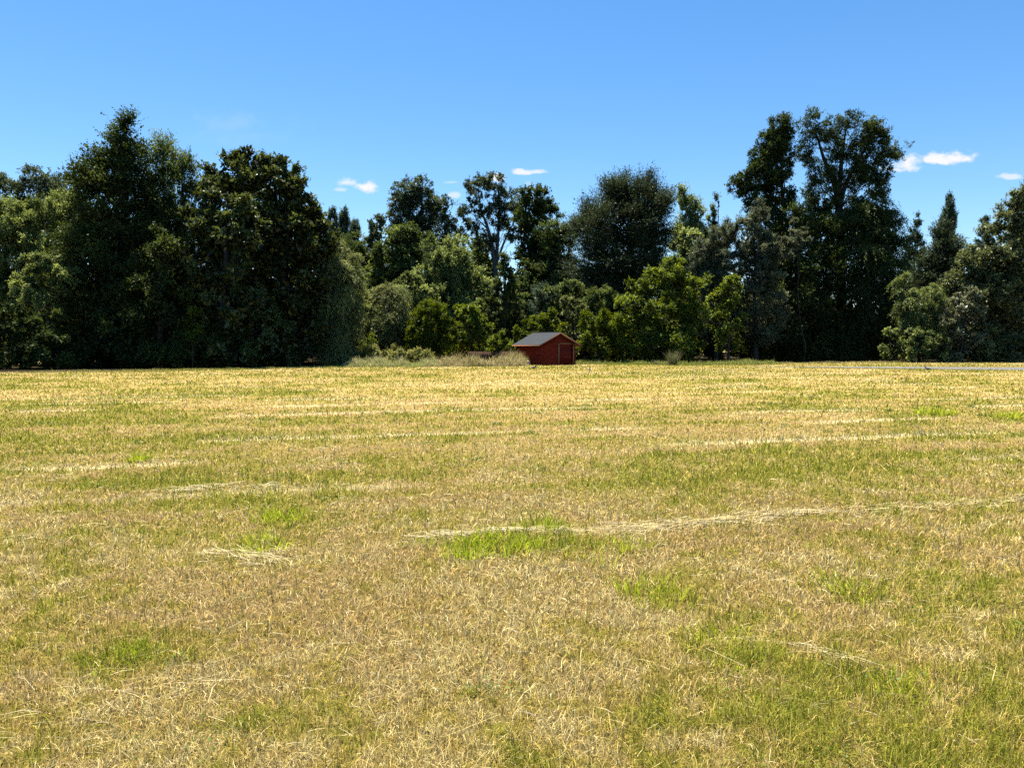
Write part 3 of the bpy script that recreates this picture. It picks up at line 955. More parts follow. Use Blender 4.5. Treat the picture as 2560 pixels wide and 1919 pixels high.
plant('tall_tree', T, 'tall open crowned tree with bare leaning trunk near the centre', 100,
      [(1195, 470, 34, 26), (1235, 455, 30, 20), (1180, 530, 32, 34), (1170, 580, 26, 30), (1260, 490, 30, 34), (1290, 500, 26, 34), (1240, 540, 30, 34), (1290, 560, 36, 50), (1210, 600, 34, 26)],
      'airy', 'dusty', 127, 1.0, .62, 1.3, .3, base_px=1250, top_px=(1240, 600), nlimb=22, bark=M_PALEBARK, core=False,
      extra=[([(1250, 905), (1240, 660), (1220, 570), (1200, 520), (1195, 475)], .42, .06), ([(1240, 665), (1246, 580), (1250, 500), (1240, 455)], .26, .05), ([(1240, 660), (1262, 600), (1290, 545), (1292, 500)], .2, .04), ([(1222, 575), (1190, 545), (1175, 530)], .12, .03)])
plant('evergreen_tree', T, 'dark tree sloping down to the right, beside the open crowned tree', 96,
      [(1310, 500, 24, 28), (1340, 510, 34, 40), (1365, 540, 28, 40), (1335, 590, 60, 70), (1345, 690, 75, 90), (1340, 800, 85, 100)], 'broad', 'evergreen', 128, 1.0, .42, 1.35, .4)
plant('tree', T, 'dark shaded tree filling the gap under the open crowned tree', 104, [(1200, 660, 60, 60), (1170, 740, 80, 90), (1210, 830, 100, 70)], 'broad', 'mid', 129, .9, .35, 1.4, .3)
plant('tree', T, 'olive tree rising between the sloping dark tree and the big cedar', 92, [(1385, 590, 42, 40), (1410, 600, 34, 40), (1390, 680, 60, 70), (1390, 780, 70, 90)], 'fine', 'mid', 130, .9, .42, 1.35, .32)
plant('tree', T, 'mid green round topped tree below the twin topped tree', 88,
      [(1010, 590, 40, 30), (1040, 610, 42, 40), (985, 640, 52, 50), (1030, 680, 62, 70), (1000, 770, 75, 90), (950, 690, 30, 40)], 'broad', 'mid', 131, 1.0, .42, 1.2, .32, nlimb=18)
plant('maple_tree', T, 'fresh green two lobed tree standing out front left of centre', 82,
      [(1093, 650, 32, 46), (1142, 640, 36, 46), (1080, 710, 48, 50), (1140, 700, 52, 60), (1190, 730, 46, 52), (1120, 770, 85, 70), (1215, 770, 30, 50), (1130, 850, 90, 60)],
      'shoots', 'light', 132, .95, .42, 1.15, .3, nlimb=20)
plant('shrub', SH, 'pale green leafy bush between the willow and the rounded willow shrub', 74, [(890, 740, 36, 36), (915, 790, 40, 50), (900, 860, 50, 50), (880, 700, 25, 25)], 'broad', 'willow', 133, .9, .42, 1.1, .12)
plant('willow_shrub', SH, 'rounded willow shrub with hanging pale twigs, left of the olive bush', 71,
      [(975, 745, 40, 34), (970, 790, 55, 60), (975, 850, 58, 60)], 'willow', 'willow', 134, 1.0, .35, .95, .18, depth=1.0)
plant('shrub', SH, 'dense round olive green bush in front left of the fence', 69, [(1075, 820, 55, 52), (1050, 850, 50, 50), (1110, 855, 50, 50), (1080, 780, 34, 22)], 'shoots', 'bush', 135, 1.1, .3, .95, .12)
plant('shrub', SH, 'bright yellow green shrub right of the round olive bush', 72, [(1150, 790, 28, 26), (1175, 785, 32, 24), (1205, 800, 28, 36), (1170, 830, 50, 46), (1200, 860, 40, 40)], 'broad', 'lime', 136, .9, .4, 1.0, .1)
plant('conifer_tree', T, 'narrow dark conifer behind and left of the red shed', 77,
      [(1262, 660, 12, 34), (1262, 710, 24, 36), (1262, 760, 34, 40), (1262, 810, 42, 42), (1262, 860, 46, 40)], 'conifer', 'evergreen', 137, 1.0, .3, 1.1, .2, nlimb=24)
plant('shrub', SH, 'light green tall shrub leaning on the right of the narrow conifer', 79, [(1290, 720, 24, 30), (1298, 770, 28, 46), (1290, 830, 34, 50)], 'shoots', 'mid', 138, .9, .4, 1.1, .12)
plant('shrub', SH, 'low yellow green bush at the left end of the shed roof', 70, [(1240, 850, 24, 22), (1222, 865, 20, 22), (1262, 870, 18, 18)], 'shoots', 'lime', 139, 1.0, .35, .9, .06)
plant('conifer_tree', T, 'low bluish conifer fans behind the shed roof', 80, [(1362, 745, 44, 26), (1360, 790, 54, 36), (1360, 850, 60, 44)], 'feather', 'blue', 140, .8, .45, 1.0, .16)
plant('shrub', SH, 'round green bush directly behind the left half of the shed', 70.5, [(1310, 830, 22, 24), (1345, 815, 30, 30), (1385, 810, 30, 36), (1340, 860, 55, 40)], 'broad', 'bush', 141, .9, .4, .95, .1)
plant('shrub', SH, 'pale leaved bush behind the right half of the shed', 73, [(1425, 770, 30, 28), (1455, 790, 30, 30), (1440, 840, 45, 50)], 'broad', 'willow', 142, .8, .45, 1.0, .12)
plant('shrub', SH, 'olive bush at the right of the red shed', 70.5, [(1480, 815, 36, 32), (1520, 810, 34, 36), (1500, 855, 58, 44)], 'shoots', 'bush', 143, .95, .35, .95, .1)
plant('shrub', SH, 'fresh green bush at the foot of the pale willow, left of the rounded willow shrub', 70, [(905, 800, 34, 40), (895, 860, 40, 40), (925, 870, 30, 34)], 'broad', 'light', 144, .9, .4, 1.0, .08)
plant('tree', T, 'shaded green tree filling behind the two lobed tree and the willow shrub', 90, [(945, 720, 50, 50), (1000, 740, 60, 60), (930, 800, 60, 80), (1010, 830, 70, 70)], 'broad', 'mid', 145, .9, .35, 1.25, .25)
plant('tree', T, 'shaded green tree behind the conifer fans and shed roof', 92, [(1310, 700, 50, 50), (1370, 710, 60, 50), (1330, 780, 80, 80), (1430, 790, 60, 70)], 'broad', 'mid', 146, .9, .35, 1.25, .25)
plant('tree', T, 'fresh green tree between the cedar and the grey trees', 90, [(1720, 610, 40, 40), (1745, 650, 45, 50), (1710, 700, 50, 60), (1740, 780, 60, 80)], 'broad', 'light', 147, .8, .42, 1.2, .25)
plant('shrub', SH, 'soft green bush filling between the rounded willow shrub and the two lobed tree', 77, [(1015, 715, 46, 40), (1050, 750, 46, 44), (1000, 780, 50, 50)], 'broad', 'light', 180, .9, .4, 1.05, .1)
plant('shrub', SH, 'soft green bush left of the narrow conifer, above the bright yellow green shrub', 79, [(1228, 735, 32, 42), (1205, 770, 40, 40), (1232, 800, 38, 50)], 'broad', 'mid', 181, .9, .4, 1.05, .1)
plant('shrub', SH, 'green bush at the foot of the cedar, left side, behind the shed', 79, [(1395, 745, 40, 36), (1430, 735, 36, 34), (1410, 800, 60, 50)], 'broad', 'mid', 182, .9, .4, 1.05, .1)
plant('shrub', SH, 'tall green bush at the foot of the cedar, between olive bush and yellow green bush', 77, [(1500, 760, 46, 36), (1535, 775, 40, 36), (1510, 830, 60, 50)], 'shoots', 'mid', 183, .9, .4, 1.0, .1)
# --- centre right: cedar and neighbours
plant('cedar_tree', T, 'big dark cedar with feathery tips, right of the shed', 84,
      [(1565, 490, 50, 40), (1622, 486, 36, 42), (1530, 500, 44, 40), (1600, 520, 76, 50), (1480, 545, 40, 40), (1540, 580, 105, 60), (1620, 590, 50, 60), (1545, 670, 118, 80), (1550, 770, 118, 90), (1550, 850, 110, 60)],
      'feather', 'cedar', 150, 1.0, .45, 1.1, .55, base_px=1560, top_px=(1595, 440), nlimb=30)
plant('tree', T, 'thin airy bluish tree with loose top just right of the cedar', 96, [(1706, 502, 11, 30), (1722, 530, 24, 34), (1744, 545, 18, 34), (1718, 600, 40, 60), (1710, 690, 55, 80), (1710, 800, 70, 90)], 'shoots', 'light', 151, .9, .6, 1.2, .2, group=BACK)
plant('tree', T, 'sparse spindly tree top between the airy tree and the grey trees', 97, [(1796, 510, 7, 26), (1784, 530, 12, 28), (1780, 570, 24, 36), (1785, 620, 36, 60), (1780, 720, 50, 80)], 'shoots', 'mid', 152, .9, .55, 1.2, .18, group=BACK)
plant('olive_tree', T, 'grey leaved tree above the yellow green bush', 80, [(1800, 600, 38, 46), (1770, 640, 45, 45), (1810, 680, 60, 60), (1760, 700, 45, 50), (1800, 780, 70, 80)], 'fine', 'grey', 153, .9, .42, 1.25, .26)
plant('olive_tree', T, 'grey leaved tree in front of the tall narrow tree', 79, [(1885, 545, 32, 38), (1870, 590, 46, 50), (1905, 640, 50, 50), (1880, 690, 60, 50), (1900, 780, 70, 90)], 'fine', 'grey', 154, .9, .45, 1.25, .28)
plant('olive_tree', T, 'grey silvery boughs low on the big open crowned tree at the right', 77, [(1985, 575, 30, 22), (2000, 600, 26, 22), (2012, 660, 18, 16), (1960, 620, 30, 30), (1925, 690, 36, 24)], 'fine', 'grey', 155, .9, .5, 1.2, .045, base_px=2010, core=False, nlimb=8)
plant('shrub', SH, 'large yellow green bush between the big cedar and the dark trees', 72,
      [(1600, 715, 28, 22), (1640, 700, 40, 30), (1690, 685, 40, 40), (1730, 715, 44, 40), (1590, 770, 52, 40), (1650, 780, 75, 55), (1720, 790, 60, 60), (1570, 840, 60, 55), (1660, 860, 100, 50)],
      'rosette', 'lime', 156, .72, .6, .75, .16, nlimb=20, tip=2.2)
plant('shrub', SH, 'yellow green leafy bush in the shade of the grey trees', 73, [(1830, 720, 34, 30), (1800, 755, 34, 36), (1850, 735, 22, 24), (1815, 820, 50, 60)], 'rosette', 'lime', 157, .85, .45, .85, .12)
# --- right: the two tallest trees and the dark mass below
plant('tall_tree', T, 'tall narrow dark tree, left of the two highest at the right', 88,
      [(1945, 320, 24, 36), (1965, 340, 16, 50), (1925, 370, 32, 40), (1955, 410, 30, 50), (1905, 400, 28, 40), (1900, 450, 46, 40), (1850, 465, 26, 28), (1945, 490, 40, 50), (1925, 560, 50, 50), (1890, 500, 40, 34)],
      'airy', 'evergreen', 160, 1.55, .50, 1.2, .45, base_px=1962, top_px=(1952, 330), nlimb=24)
plant('tall_tree', T, 'highest tree at the right with broad open crown and forked trunk', 88,
      [(2030, 310, 32, 32), (2065, 330, 34, 32), (2120, 305, 26, 28), (2150, 330, 40, 30), (2190, 335, 34, 34), (2225, 375, 34, 30), (2090, 370, 40, 32), (2010, 370, 26, 34), (2160, 390, 44, 36), (2195, 430, 30, 34), (2050, 420, 40, 40),
       (2130, 440, 40, 36), (2170, 480, 46, 40), (2050, 480, 46, 46), (2110, 530, 60, 44), (2030, 550, 44, 44)],
      'airy', 'evergreen', 161, .95, .60, 1.1, .4, base_px=2105, top_px=(2100, 480), nlimb=40, core=False, bark=M_BARK,
      extra=[([(2105, 905), (2103, 560), (2095, 470), (2060, 400), (2040, 330)], .55, .07), ([(2098, 480), (2105, 400), (2120, 310)], .3, .05), ([(2100, 500), (2125, 430), (2160, 370), (2190, 340)], .3, .05),
             ([(2125, 430), (2180, 420), (2215, 385)], .16, .04), ([(2104, 560), (2150, 500), (2180, 470)], .2, .05), ([(2103, 600), (2060, 540), (2040, 490)], .2, .05)])
plant('evergreen_tree', T, 'dark tree mass under the left half of the highest crown', 85,
      [(1990, 570, 50, 50), (2066, 600, 52, 48), (1960, 650, 70, 70), (2010, 700, 90, 90), (1950, 800, 110, 100), (2010, 860, 110, 60)], 'layered', 'evergreen', 162, .85, .4, 1.25, .4)
plant('evergreen_tree', T, 'dark tree mass with drooping right flank under the highest crown', 86,
      [(2150, 560, 60, 55), (2200, 540, 40, 40), (2215, 600, 46, 60), (2150, 660, 85, 80), (2210, 670, 36, 80), (2140, 780, 90, 100), (2120, 860, 105, 60)],
      'willow', 'evergreen', 163, .85, .4, 1.3, .45, depth=.9)
plant('conifer_tree', T, 'dark bluish conifer in the gap at the right', 108, [(2287, 565, 14, 30), (2288, 620, 24, 40), (2288, 680, 34, 50), (2290, 750, 42, 60), (2290, 830, 45, 60)], 'conifer', 'blue', 164, 1.0, .3, 1.5, .25, nlimb=24)
plant('poplar_tree', T, 'pointed slim poplar far off at the right', 140, [(2375, 520, 7, 34), (2379, 555, 11, 34), (2360, 555, 7, 26), (2365, 600, 20, 50), (2370, 690, 30, 80)], 'upright', 'blue', 165, 1.6, .3, 1.2, .3)
plant('conifer_tree', T, 'broad dark conifer below the pointed poplar', 104, [(2355, 590, 26, 30), (2365, 640, 44, 46), (2350, 710, 60, 60), (2370, 800, 70, 80), (2325, 680, 30, 50)], 'feather', 'cedar', 166, .9, .35, 1.35, .3)
plant('conifer_tree', T, 'thin spruce tip peeping over the right hand whitish tree', 116, [(2464, 560, 9, 22), (2464, 600, 18, 30), (2464, 650, 28, 40), (2464, 720, 36, 60)], 'conifer', 'dusty', 167, 1.0, .3, 1.5, .2, nlimb=16)
plant('flowering_tree', T, 'big rounded tree with clustered leaves filling the right edge', 78,
      [(2480, 590, 36, 30), (2515, 550, 34, 40), (2545, 520, 30, 44), (2440, 640, 40, 36), (2500, 660, 70, 60), (2570, 620, 60, 90), (2410, 710, 45, 44), (2460, 750, 80, 70), (2390, 790, 44, 60), (2540, 780, 90, 100), (2420, 860, 80, 55), (2520, 870, 100, 50)],
      'rosette', 'sage', 168, .9, .48, .85, .4, nlimb=26)
plant('flowering_shrub', SH, 'whitish flowered bush under the left side of the big right edge tree', 75.5, [(2385, 770, 30, 30), (2420, 745, 30, 34), (2370, 820, 34, 40), (2430, 810, 40, 50), (2390, 865, 50, 40)], 'rosette', 'white', 173, .8, .5, .7, .1, nlimb=12)
plant('evergreen_tree', T, 'tall dark green tree top cut by the right frame edge', 84, [(2590, 500, 40, 40), (2600, 560, 60, 70), (2600, 680, 80, 100), (2600, 820, 90, 100)], 'feather', 'mid', 169, .9, .45, 1.2, .4)
plant('shrub', SH, 'light green rounded willow bush in the right gap', 77, [(2312, 735, 36, 26), (2285, 765, 42, 40), (2335, 745, 26, 26), (2300, 810, 50, 50), (2262, 720, 18, 40)], 'willow', 'light', 170, .85, .4, 1.1, .14)
plant('shrub', SH, 'light green low leafy bush by the road at the right', 75, [(2295, 850, 44, 30), (2330, 865, 44, 30), (2290, 880, 50, 28), (2350, 885, 30, 22)], 'broad', 'light', 171, .95, .4, .95, .08)
plant('shrub', SH, 'small light green bush half hidden in the dark mass left of the low roadside bush', 76, [(2220, 835, 26, 18), (2240, 850, 20, 16), (2225, 870, 25, 25)], 'broad', 'light', 172, .7, .5, 1.0, .06)
print('LEAVES', LEAFN[0])


# ------------------------------------------------------------------ the wood far behind, one mass
def far_wood():
    r = np.random.default_rng(300)
    lob = []
    for x in np.arange(-120, 125, 6.0):
        h = r.uniform(8, 12.5)
        lob.append((x + r.normal(0, 2), 128 + r.normal(0, 4), h * .45, 5, 5, h * .55))
    v, f, t, c = crown_cloud(np.array(lob), 'broad', r, .55, .2, 2.6)
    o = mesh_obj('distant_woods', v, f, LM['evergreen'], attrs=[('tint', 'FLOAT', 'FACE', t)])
    o['kind'] = 'stuff'


far_wood()


# ------------------------------------------------------------------ weeds, tall dry grass, green verge
def tall_grass(name, edge, n, hmin, hmax, pal, seed, spread, droop=.5, taper=False):
    """edge: photo base pixels (px, py) of the front of the strip, spread: its depth in metres"""
    r = np.random.default_rng(seed)
    P = np.array([ground_at(*p)[:2] for p in edge])
    tt = np.concatenate(([0], np.cumsum(np.linalg.norm(np.diff(P, axis=0), axis=1))))
    q = r.random(n) * tt[-1]
    x, y = np.interp(q, tt, P[:, 0]), np.interp(q, tt, P[:, 1])
    dep = r.random(n)
    y = y + dep * spread
    env = fbm(np.stack((x / .9, y / .9, x * 0 + seed), -1), 3)
    h = (hmin + (hmax - hmin) * np.clip((env - .3) * 2.2, 0, 1)) * r.uniform(.55, 1.1, n) * (.45 + .55 * np.clip(dep * 2.5, 0, 1))
    if taper:
        h *= .3 + .7 * np.clip(np.minimum(q, tt[-1] - q) / 1.1, 0, 1) * r.uniform(.6, 1, n)
    pal = np.array(pal)
    k = np.clip((env + r.normal(0, .22, n)) * len(pal), 0, len(pal) - .001).astype(int)
    col = pal[k] * r.uniform(.75, 1.2, (n, 1))
    o = blades(name, x, y, x * 0, h, r.uniform(.02, .045, n), r.uniform(0, 6.28, n), np.abs(r.normal(.15, .15, n)), r.normal(droop, .3, n), col, r, M_BLADE)
    o['kind'] = 'stuff'
    return o


tall_grass('tall_dry_grass', [(1075, 916), (1200, 917), (1290, 916), (1322, 915)], 7500, .25, 1.75, [(.66, .48, .17), (.76, .58, .23), (.80, .66, .31), (.52, .36, .12), (.50, .46, .13)], 401, 3.2, .5, True)
tall_grass('tall_weeds', [(842, 918), (960, 917.5), (1100, 916.5)], 8500, .35, 1.35, [(.38, .42, .10), (.50, .50, .15), (.60, .54, .20), (.68, .58, .26)], 402, 3.5, .7, True)
tall_grass('grass_verge', [(1440, 911), (1500, 911.5), (1600, 912.5), (1720, 914), (1860, 913), (1960, 911)], 9000, .15, .62, [(.20, .25, .03), (.28, .33, .05), (.36, .38, .08), (.42, .38, .12)], 403, 4.5, .6)
tall_grass('grass_verge', [(0, 934), (300, 930), (600, 924), (840, 919)], 6000, .06, .22, [(.30, .30, .05), (.40, .38, .09), (.50, .42, .14), (.24, .26, .03)], 404, 2.2, .6)
tall_grass('grass_verge', [(2000, 919.5), (2200, 922), (2400, 925), (2600, 928)], 2500, .03, .13, [(.20, .24, .03), (.28, .30, .05), (.38, .36, .10)], 405, -.9, .6)
tall_grass('grass_verge', [(1950, 909), (2200, 907), (2400, 906), (2620, 905)], 6000, .05, .25, [(.40, .38, .10), (.55, .44, .18), (.62, .48, .22), (.28, .30, .06)], 406, 4.0, .6)


def understory():
    """dense shaded thicket standing inside the wood"""
    r = np.random.default_rng(410)
    lob = []
    for (p0, p1, Y, hm) in ((-250, 900, 76, 9), (560, 880, 73, 12), (-250, 850, 70, 4), (830, 1500, 94, 7), (1480, 2260, 98, 8), (1700, 2230, 86, 4.5), (2230, 2800, 96, 7), (2380, 2800, 86, 4)):
        for px in np.arange(p0, p1, 46):
            g = at(px + r.normal(0, 14), 900, Y + r.normal(0, 1.2))
            h = hm * r.uniform(.7, 1.15)
            lob.append((g[0], g[1], h * .42, 1.9, 1.5, h * .58))
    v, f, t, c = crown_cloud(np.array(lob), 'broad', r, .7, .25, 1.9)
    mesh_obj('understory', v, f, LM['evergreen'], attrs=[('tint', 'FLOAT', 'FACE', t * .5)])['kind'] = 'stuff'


understory()

WEEDS = 'leafy weeds in front of the willows'
for i, (px, py, rx, ry, mt, lb) in enumerate([
        (868, 892, 26, 20, 'weed', 'pale green weed clump at the left end of the weed strip, under the drooping willow'),
        (922, 890, 24, 24, 'weed', 'tallest pale weed clump under the rounded willow shrub'),
        (985, 892, 36, 20, 'weed', 'broad pale weed mound below the rounded willow shrub'),
        (1045, 893, 34, 18, 'weed', 'pale weed mound below the round olive bush, where dry grass begins')]):
    plant('weed_clump', 'weed', lb, 64.5, [(px, py, rx, ry), (px - rx * .5, py + 8, rx * .6, ry * .7), (px + rx * .6, py + 8, rx * .6, ry * .7)], 'shoots', mt, 420 + i, 1.0, .4, .8, .02,
          part='foliage', stem='stem', nlimb=6, group=WEEDS, zmin=.03)
plant('shrub', SH, 'small bright green sapling standing in the weeds beneath the pale willow', 66, [(922, 855, 14, 20), (900, 862, 12, 14), (920, 885, 18, 20)], 'shoots', 'lime', 430, .9, .4, .8, .04)


def grass_clump(px, py, n, hgt, rad, label, pal, seed):
    r = np.random.default_rng(seed)
    g = ground_at(px, py)
    a, rr = r.uniform(0, 6.28, n), rad * r.random(n) ** .7
    x, y = g[0] + np.cos(a) * rr * .5, g[1] + np.sin(a) * rr * .5
    col = np.array(pal)[r.integers(0, len(pal), n)] * r.uniform(.7, 1.2, (n, 1))
    lean = .08 + .5 * rr / rad * r.random(n)
    o = blades('grass_clump', x, y, x * 0, hgt * r.uniform(.6, 1.1, n), r.uniform(.015, .04, n), a, lean, r.uniform(.0, .5, n), col, r, M_BLADE)
    return tag(o, label, 'grass clump')


grass_clump(1682, 913, 260, 1.35, .62, 'pale tall grass clump alone against the black shade right of the yellow green bush', [(.26, .24, .10), (.34, .30, .13), (.20, .21, .07)], 440)
grass_clump(1640, 912.5, 90, .5, .4, 'little grass clump left of the pale tall clump', [(.30, .30, .12), (.40, .36, .16)], 441)


# ------------------------------------------------------------------ red shed
M_RED = noisy_mat('red_stain', (.29, .022, .006), (.44, .041, .010), 3, (1, 1, 7), .75, bump=.25)
M_REDDOOR = noisy_mat('red_door', (.17, .012, .005), (.25, .021, .007), 3, (6, 1, 1), .75, bump=.2)
M_TRIM = noisy_mat('weathered_trim', (.50, .18, .065), (.68, .30, .12), 5, (1, 1, 4), .8, bump=.2)
M_SHINGLE = noisy_mat('grey_shingle', (.026, .030, .034), (.058, .064, .069), 16, (1, 1, 1), .9, bump=.5)
M_DARK = noisy_mat('interior_shade', (.010, .006, .005), (.02, .012, .01), 4)  # near-black colour stands for the unlit interior

PHI = R(30)
W_, L_, ZE, ZR, OV, OF = 3.6, 4.0, 1.75, 2.86, .42, .36
c0 = ground_at(1353, 913)
shed = thing('red_shed', 'small red wooden shed with grey shingle roof at the far edge of the field', 'shed', (c0[0], c0[1], 0), PHI)
slope = (ZR - ZE) / (W_ / 2 + OV)
TH = .07


def roof_z(x):
    return ZR - slope * abs(x - W_ / 2)


mb = MB()                                              # front wall: lapped boards round the door opening
BH = .145
nb = int(ZR / BH) + 1
DX0, DX1, DZ = 1.80, 3.44, 1.83


def board(mb, xa0, xb0, xa1, xb1, z0, z1, y, sgn=-1):
    lo, hi = .028, .006
    mb.hexa([(xa0, y + sgn * lo, z0), (xb0, y + sgn * lo, z0), (xb0, y - sgn * .03, z0), (xa0, y - sgn * .03, z0),
             (xa1, y + sgn * hi, z1), (xb1, y + sgn * hi, z1), (xb1, y - sgn * .03, z1), (xa1, y - sgn * .03, z1)])


def gable(mb, y, sgn, hole):
    for k in range(nb):
        z0, z1 = k * BH + .002, min((k + 1) * BH - .002, ZR - TH - .03)
        if z1 <= z0 + .02:
            continue

        def ext(z):
            zz = z + TH + .02
            a = max(0.0, W_ / 2 - (ZR - zz) / slope)
            return a, W_ - a
        a0, b0 = ext(z0); a1, b1 = ext(z1)
        if hole and z0 < DZ:
            board(mb, a0, DX0, a1, DX0, z0, z1, y, sgn)
            board(mb, DX1, b0, DX1, b1, z0, z1, y, sgn)
        else:
            board(mb, a0, b0, a1, b1, z0, z1, y, sgn)


gable(mb, .03, -1, True)
mb.build('front_wall', M_RED, shed)
mb = MB(); gable(mb, L_ - .03, 1, False); mb.build('rear_wall', M_RED, shed)
for (x, sg) in ((.03, -1), (W_ - .03, 1)):
    mb = MB()
    for k in range(int((ZE + OV * slope - TH) / BH)):
        z0, z1 = k * BH + .002, (k + 1) * BH - .002
        lo, hi = .028, .006
        p = lambda o, yy, z: (x + sg * o, yy, z)
        mb.hexa([p(lo, .06, z0), p(lo, L_ - .06, z0), p(-.03, L_ - .06, z0), p(-.03, .06, z0), p(hi, .06, z1), p(hi, L_ - .06, z1), p(-.03, L_ - .06, z1), p(-.03, .06, z1)])
    mb.build('side_wall', M_RED, shed)
for (x, y) in ((-.012, -.012), (W_ - .088, -.012), (-.012, L_ - .088), (W_ - .088, L_ - .088)):
    mb = MB(); mb.box(x, x + .1, y, y + .1, 0, ZE + .08); mb.build('corner_board', M_RED, shed)
roof = MB()
for sg in (-1, 1):                                     # shingle courses, each lapped over the one below
    nc_ = 10
    for k in range(nc_):
        u0, u1 = k / nc_, min((k + 1) / nc_ + .03, 1.0)
        h0 = (W_ / 2 + OV) * (1 - u0); h1 = (W_ / 2 + OV) * (1 - u1)
        nsh = 26
        e = np.linspace(-OF, L_ + .34, nsh + 1)
        for q in range(nsh):
            y0_, y1_ = e[q] + .004, e[q + 1] - .004
            lift = .018 + .006 * rng.random()
            A = lambda h, y, dz: (W_ / 2 + sg * h, y, ZR - slope * h + dz)
            pts = [A(h0, y0_, -.012), A(h0, y1_, -.012), A(h1, y1_, -.012), A(h1, y0_, -.012), A(h0, y0_, lift), A(h0, y1_, lift), A(h1, y1_, .004), A(h1, y0_, .004)]
            roof.hexa(pts if sg > 0 else [pts[i] for i in (1, 0, 3, 2, 5, 4, 7, 6)])
rf = roof.build('roof', M_SHINGLE, shed)
deck = MB()
for sg in (-1, 1):
    H0 = W_ / 2 + OV - .01
    A = lambda h, y, dz: (W_ / 2 + sg * h, y, ZR - slope * h + dz)
    deck.hexa([A(H0, -OF + .03, -TH), A(H0, L_ + .3, -TH), A(.001, L_ + .3, -TH), A(.001, -OF + .03, -TH), A(H0, -OF + .03, -.016), A(H0, L_ + .3, -.016), A(.001, L_ + .3, -.016), A(.001, -OF + .03, -.016)])
deck.build('roof_deck', M_TRIM, rf)
rc_ = MB()
rc_.tube([(W_ / 2, -OF, ZR + .012), (W_ / 2, L_ + .34, ZR + .012)], .035, 6)
rc_.build('ridge_cap', M_SHINGLE, rf)
for sg in (-1, 1):                                     # barge boards along the gable, fascia along the eaves
    mb = MB()
    H0 = W_ / 2 + OV + .005
    A = lambda h, y, dz: (W_ / 2 + sg * h, y, ZR - slope * h + dz)
    mb.hexa([A(H0, -OF - .004, -.10), A(H0, -OF + .026, -.10), A(.0, -OF + .026, -.10), A(.0, -OF - .004, -.10), A(H0, -OF - .004, -.014), A(H0, -OF + .026, -.014), A(.0, -OF + .026, -.014), A(.0, -OF - .004, -.014)])
    mb.build('barge_board', M_TRIM, rf)
    mb = MB()
    x0 = W_ / 2 + sg * (W_ / 2 + OV + .006)
    mb.box(min(x0, x0 + sg * .025), max(x0, x0 + sg * .025), -OF + .03, L_ + .32, ZE - .10, ZE - .014)
    mb.build('fascia', M_TRIM, rf)
fr = MB()
fr.box(DX0 - .005, DX0 + .085, -.02, .05, 0, DZ)
fr.box(DX1 - .085, DX1 + .005, -.02, .05, 0, DZ)
fr.box(DX0 - .005, DX1 + .005, -.023, .05, DZ + .002, DZ + .09)
dfr = fr.build('door_frame', M_TRIM, shed)
dm = MB()
d0, d1 = DX0 + .09, DX1 - .27
for k in range(9):
    a_, b_ = d0 + (d1 - d0) * k / 9 + .003, d0 + (d1 - d0) * (k + 1) / 9 - .003
    dm.box(a_, b_, .035, .06, .03, DZ - .02)
dr = dm.build('door', M_REDDOOR, shed)
rl = MB(); rl.box(d0, d1, .005, .033, .62, .74); rl.build('rail', M_RED, dr)
rl = MB(); rl.box(d0, d1, .005, .033, 1.64, 1.76); rl.build('rail', M_RED, dr)
dk = MB(); dk.box(.1, W_ - .1, .5, .54, .02, ZE); dk.build('gap_shade_panel', M_DARK, shed)  # added panel, its near-black colour stands for the darkness behind the door gap
fl = MB(); fl.box(.06, W_ - .06, .06, L_ - .06, -.05, .01); fl.build('shed_floor', M_DARK, shed)

# ------------------------------------------------------------------ plank fence behind the dry grass
M_PLANK = noisy_mat('brown_plank', (.05, .022, .011), (.11, .052, .026), 4, (1, 1, .2), .85, bump=.3)
f0, f1 = at(1172, 880, 68.6), at(1300, 880, 69.2)
fence = thing('plank_fence', 'brown plank fence running up to the red shed behind dry grass', 'fence', (f0[0], f0[1], 0), math.atan2(f1[1] - f0[1], f1[0] - f0[0]))
fl_ = math.hypot(f1[0] - f0[0], f1[1] - f0[1])
pm = MB()
npk = int(fl_ / .16)
for k in range(npk):
    pm.box(k * .16 + .004, k * .16 + .152, -.012 + .004 * rng.random(), .012, .03, 1.13 + .03 * rng.random())
pm.build('planks', M_PLANK, fence)
for z in (.3, .95):
    q = MB(); q.box(0, fl_, .013, .06, z, z + .08); q.build('rail', M_PLANK, fence)
for k in range(3):
    q = MB(); q.box(fl_ * k / 2 - .05, fl_ * k / 2 + .05, .062, .16, 0, 1.2); q.build('post', M_PLANK, fence)

# pale stump beside the shed
sm = MB()
gs = ground_at(1320, 914)
zz = np.linspace(0, .42, 7)
sm.tube([(gs[0] + .02 * math.sin(9 * z), gs[1], z) for z in zz], [.10, .095, .085, .08, .085, .075, .045], 9)
st = sm.build('wooden_stump', noisy_mat('pale_wood', (.50, .42, .33), (.70, .62, .52), 9, rough=.9, bump=.4), smooth=True)
tag(st, 'short pale wooden stump at the left foot of the shed by dry grass', 'stump')

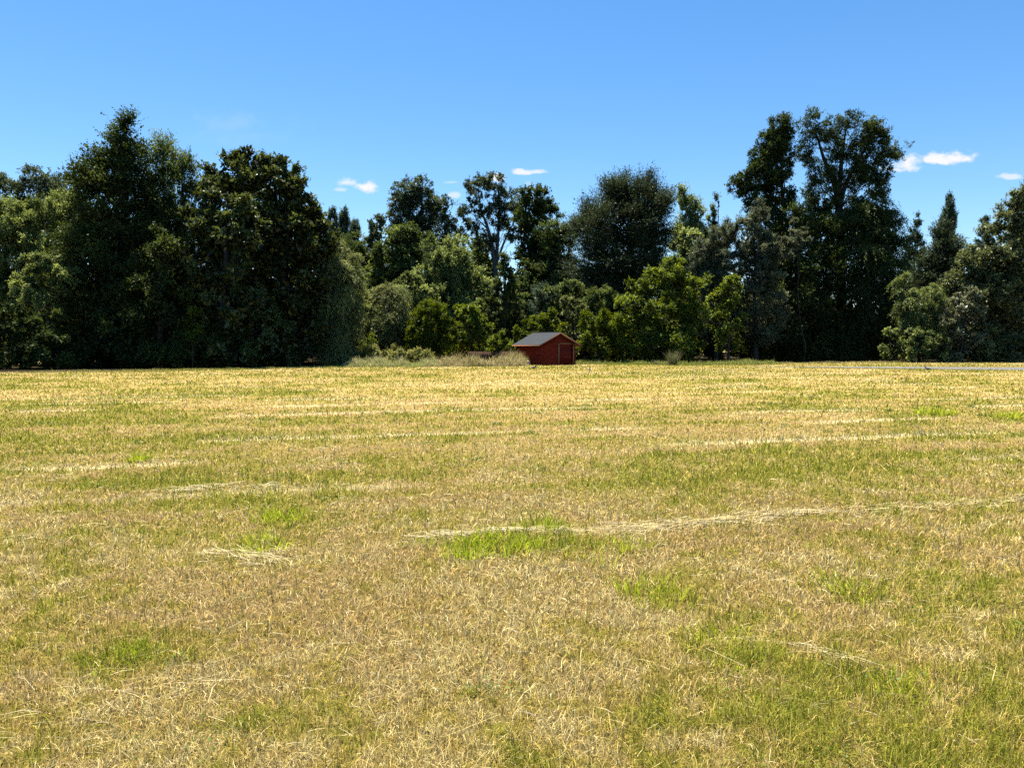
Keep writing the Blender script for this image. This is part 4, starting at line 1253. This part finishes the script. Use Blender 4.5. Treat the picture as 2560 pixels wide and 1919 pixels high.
# ------------------------------------------------------------------ lapwings
M_DUSK = noisy_mat('dark_feathers', (.020, .020, .018), (.06, .055, .045), 30)
M_BIRDBACK = noisy_mat('grey_brown_feathers', (.20, .18, .15), (.34, .32, .28), 30)
M_BIRDWHITE = noisy_mat('white_feathers', (.70, .70, .66), (.8, .8, .77), 30)
M_LEG = noisy_mat('reddish_leg', (.25, .07, .05), (.35, .12, .08), 30)


def lapwing(px, py, face, label, mat_body, neck=1.0, bow=0.0):
    g = ground_at(px, py)
    t = thing('bird', label, 'bird', (g[0], g[1], 0), face, group='birds standing in the field')
    n = 12
    body = MB()
    P = [(-.24, 0, .145), (-.17, 0, .155), (-.10, 0, .17), (-.02, 0, .185), (.05, 0, .20), (.10, 0, .225), (.125, 0, .26), (.135, 0, .29 + .03 * neck), (.15, 0, .325 + .03 * neck), (.175, 0, .33 + .03 * neck), (.195, 0, .325 + .03 * neck), (.235, 0, .315 + .03 * neck)]
    rad = [.012, .030, .052, .068, .068, .052, .036, .028, .036, .034, .016, .004]
    body.tube(P, rad, 10)
    body.build('body', mat_body, t, smooth=True)
    wing = MB()
    for sy in (-1, 1):
        wing.tube([(.07, sy * .052, .215), (-.02, sy * .066, .20), (-.12, sy * .048, .172), (-.22, sy * .02, .15)], [.012, .030, .024, .006], 7)
    wing.build('wings', M_BIRDBACK, t, smooth=True)
    bel = MB(); bel.tube([(-.13, 0, .135), (-.05, 0, .136), (.03, 0, .15), (.07, 0, .17)], [.01, .045, .045, .015], 8); bel.build('belly', M_BIRDWHITE, t, smooth=True)
    cr = MB(); cr.tube([(.14, 0, .35 + .03 * neck), (.10, 0, .37 + .03 * neck), (.06, 0, .39 + .03 * neck)], [.008, .005, .002], 5); cr.build('crest', M_DUSK, t)
    for sy in (-1, 1):
        lg = MB(); lg.tube([(.0, sy * .025, .15), (-.015, sy * .028, .08), (.0, sy * .03, .012), (.045, sy * .034, .006)], [.012, .006, .006, .004], 5); lg.build('leg', M_LEG, t)
    return t


lapwing(1335, 924.5, R(10), 'dark bird facing right on the grass just in front of the shed', M_DUSK)
lapwing(1474, 930.5, R(75), 'small dark bird standing upright alone on the grass right of the shed', M_DUSK, 1.4)
lapwing(2318, 927, R(160), 'pale backed bird at the near edge of the gravel road', M_BIRDBACK)
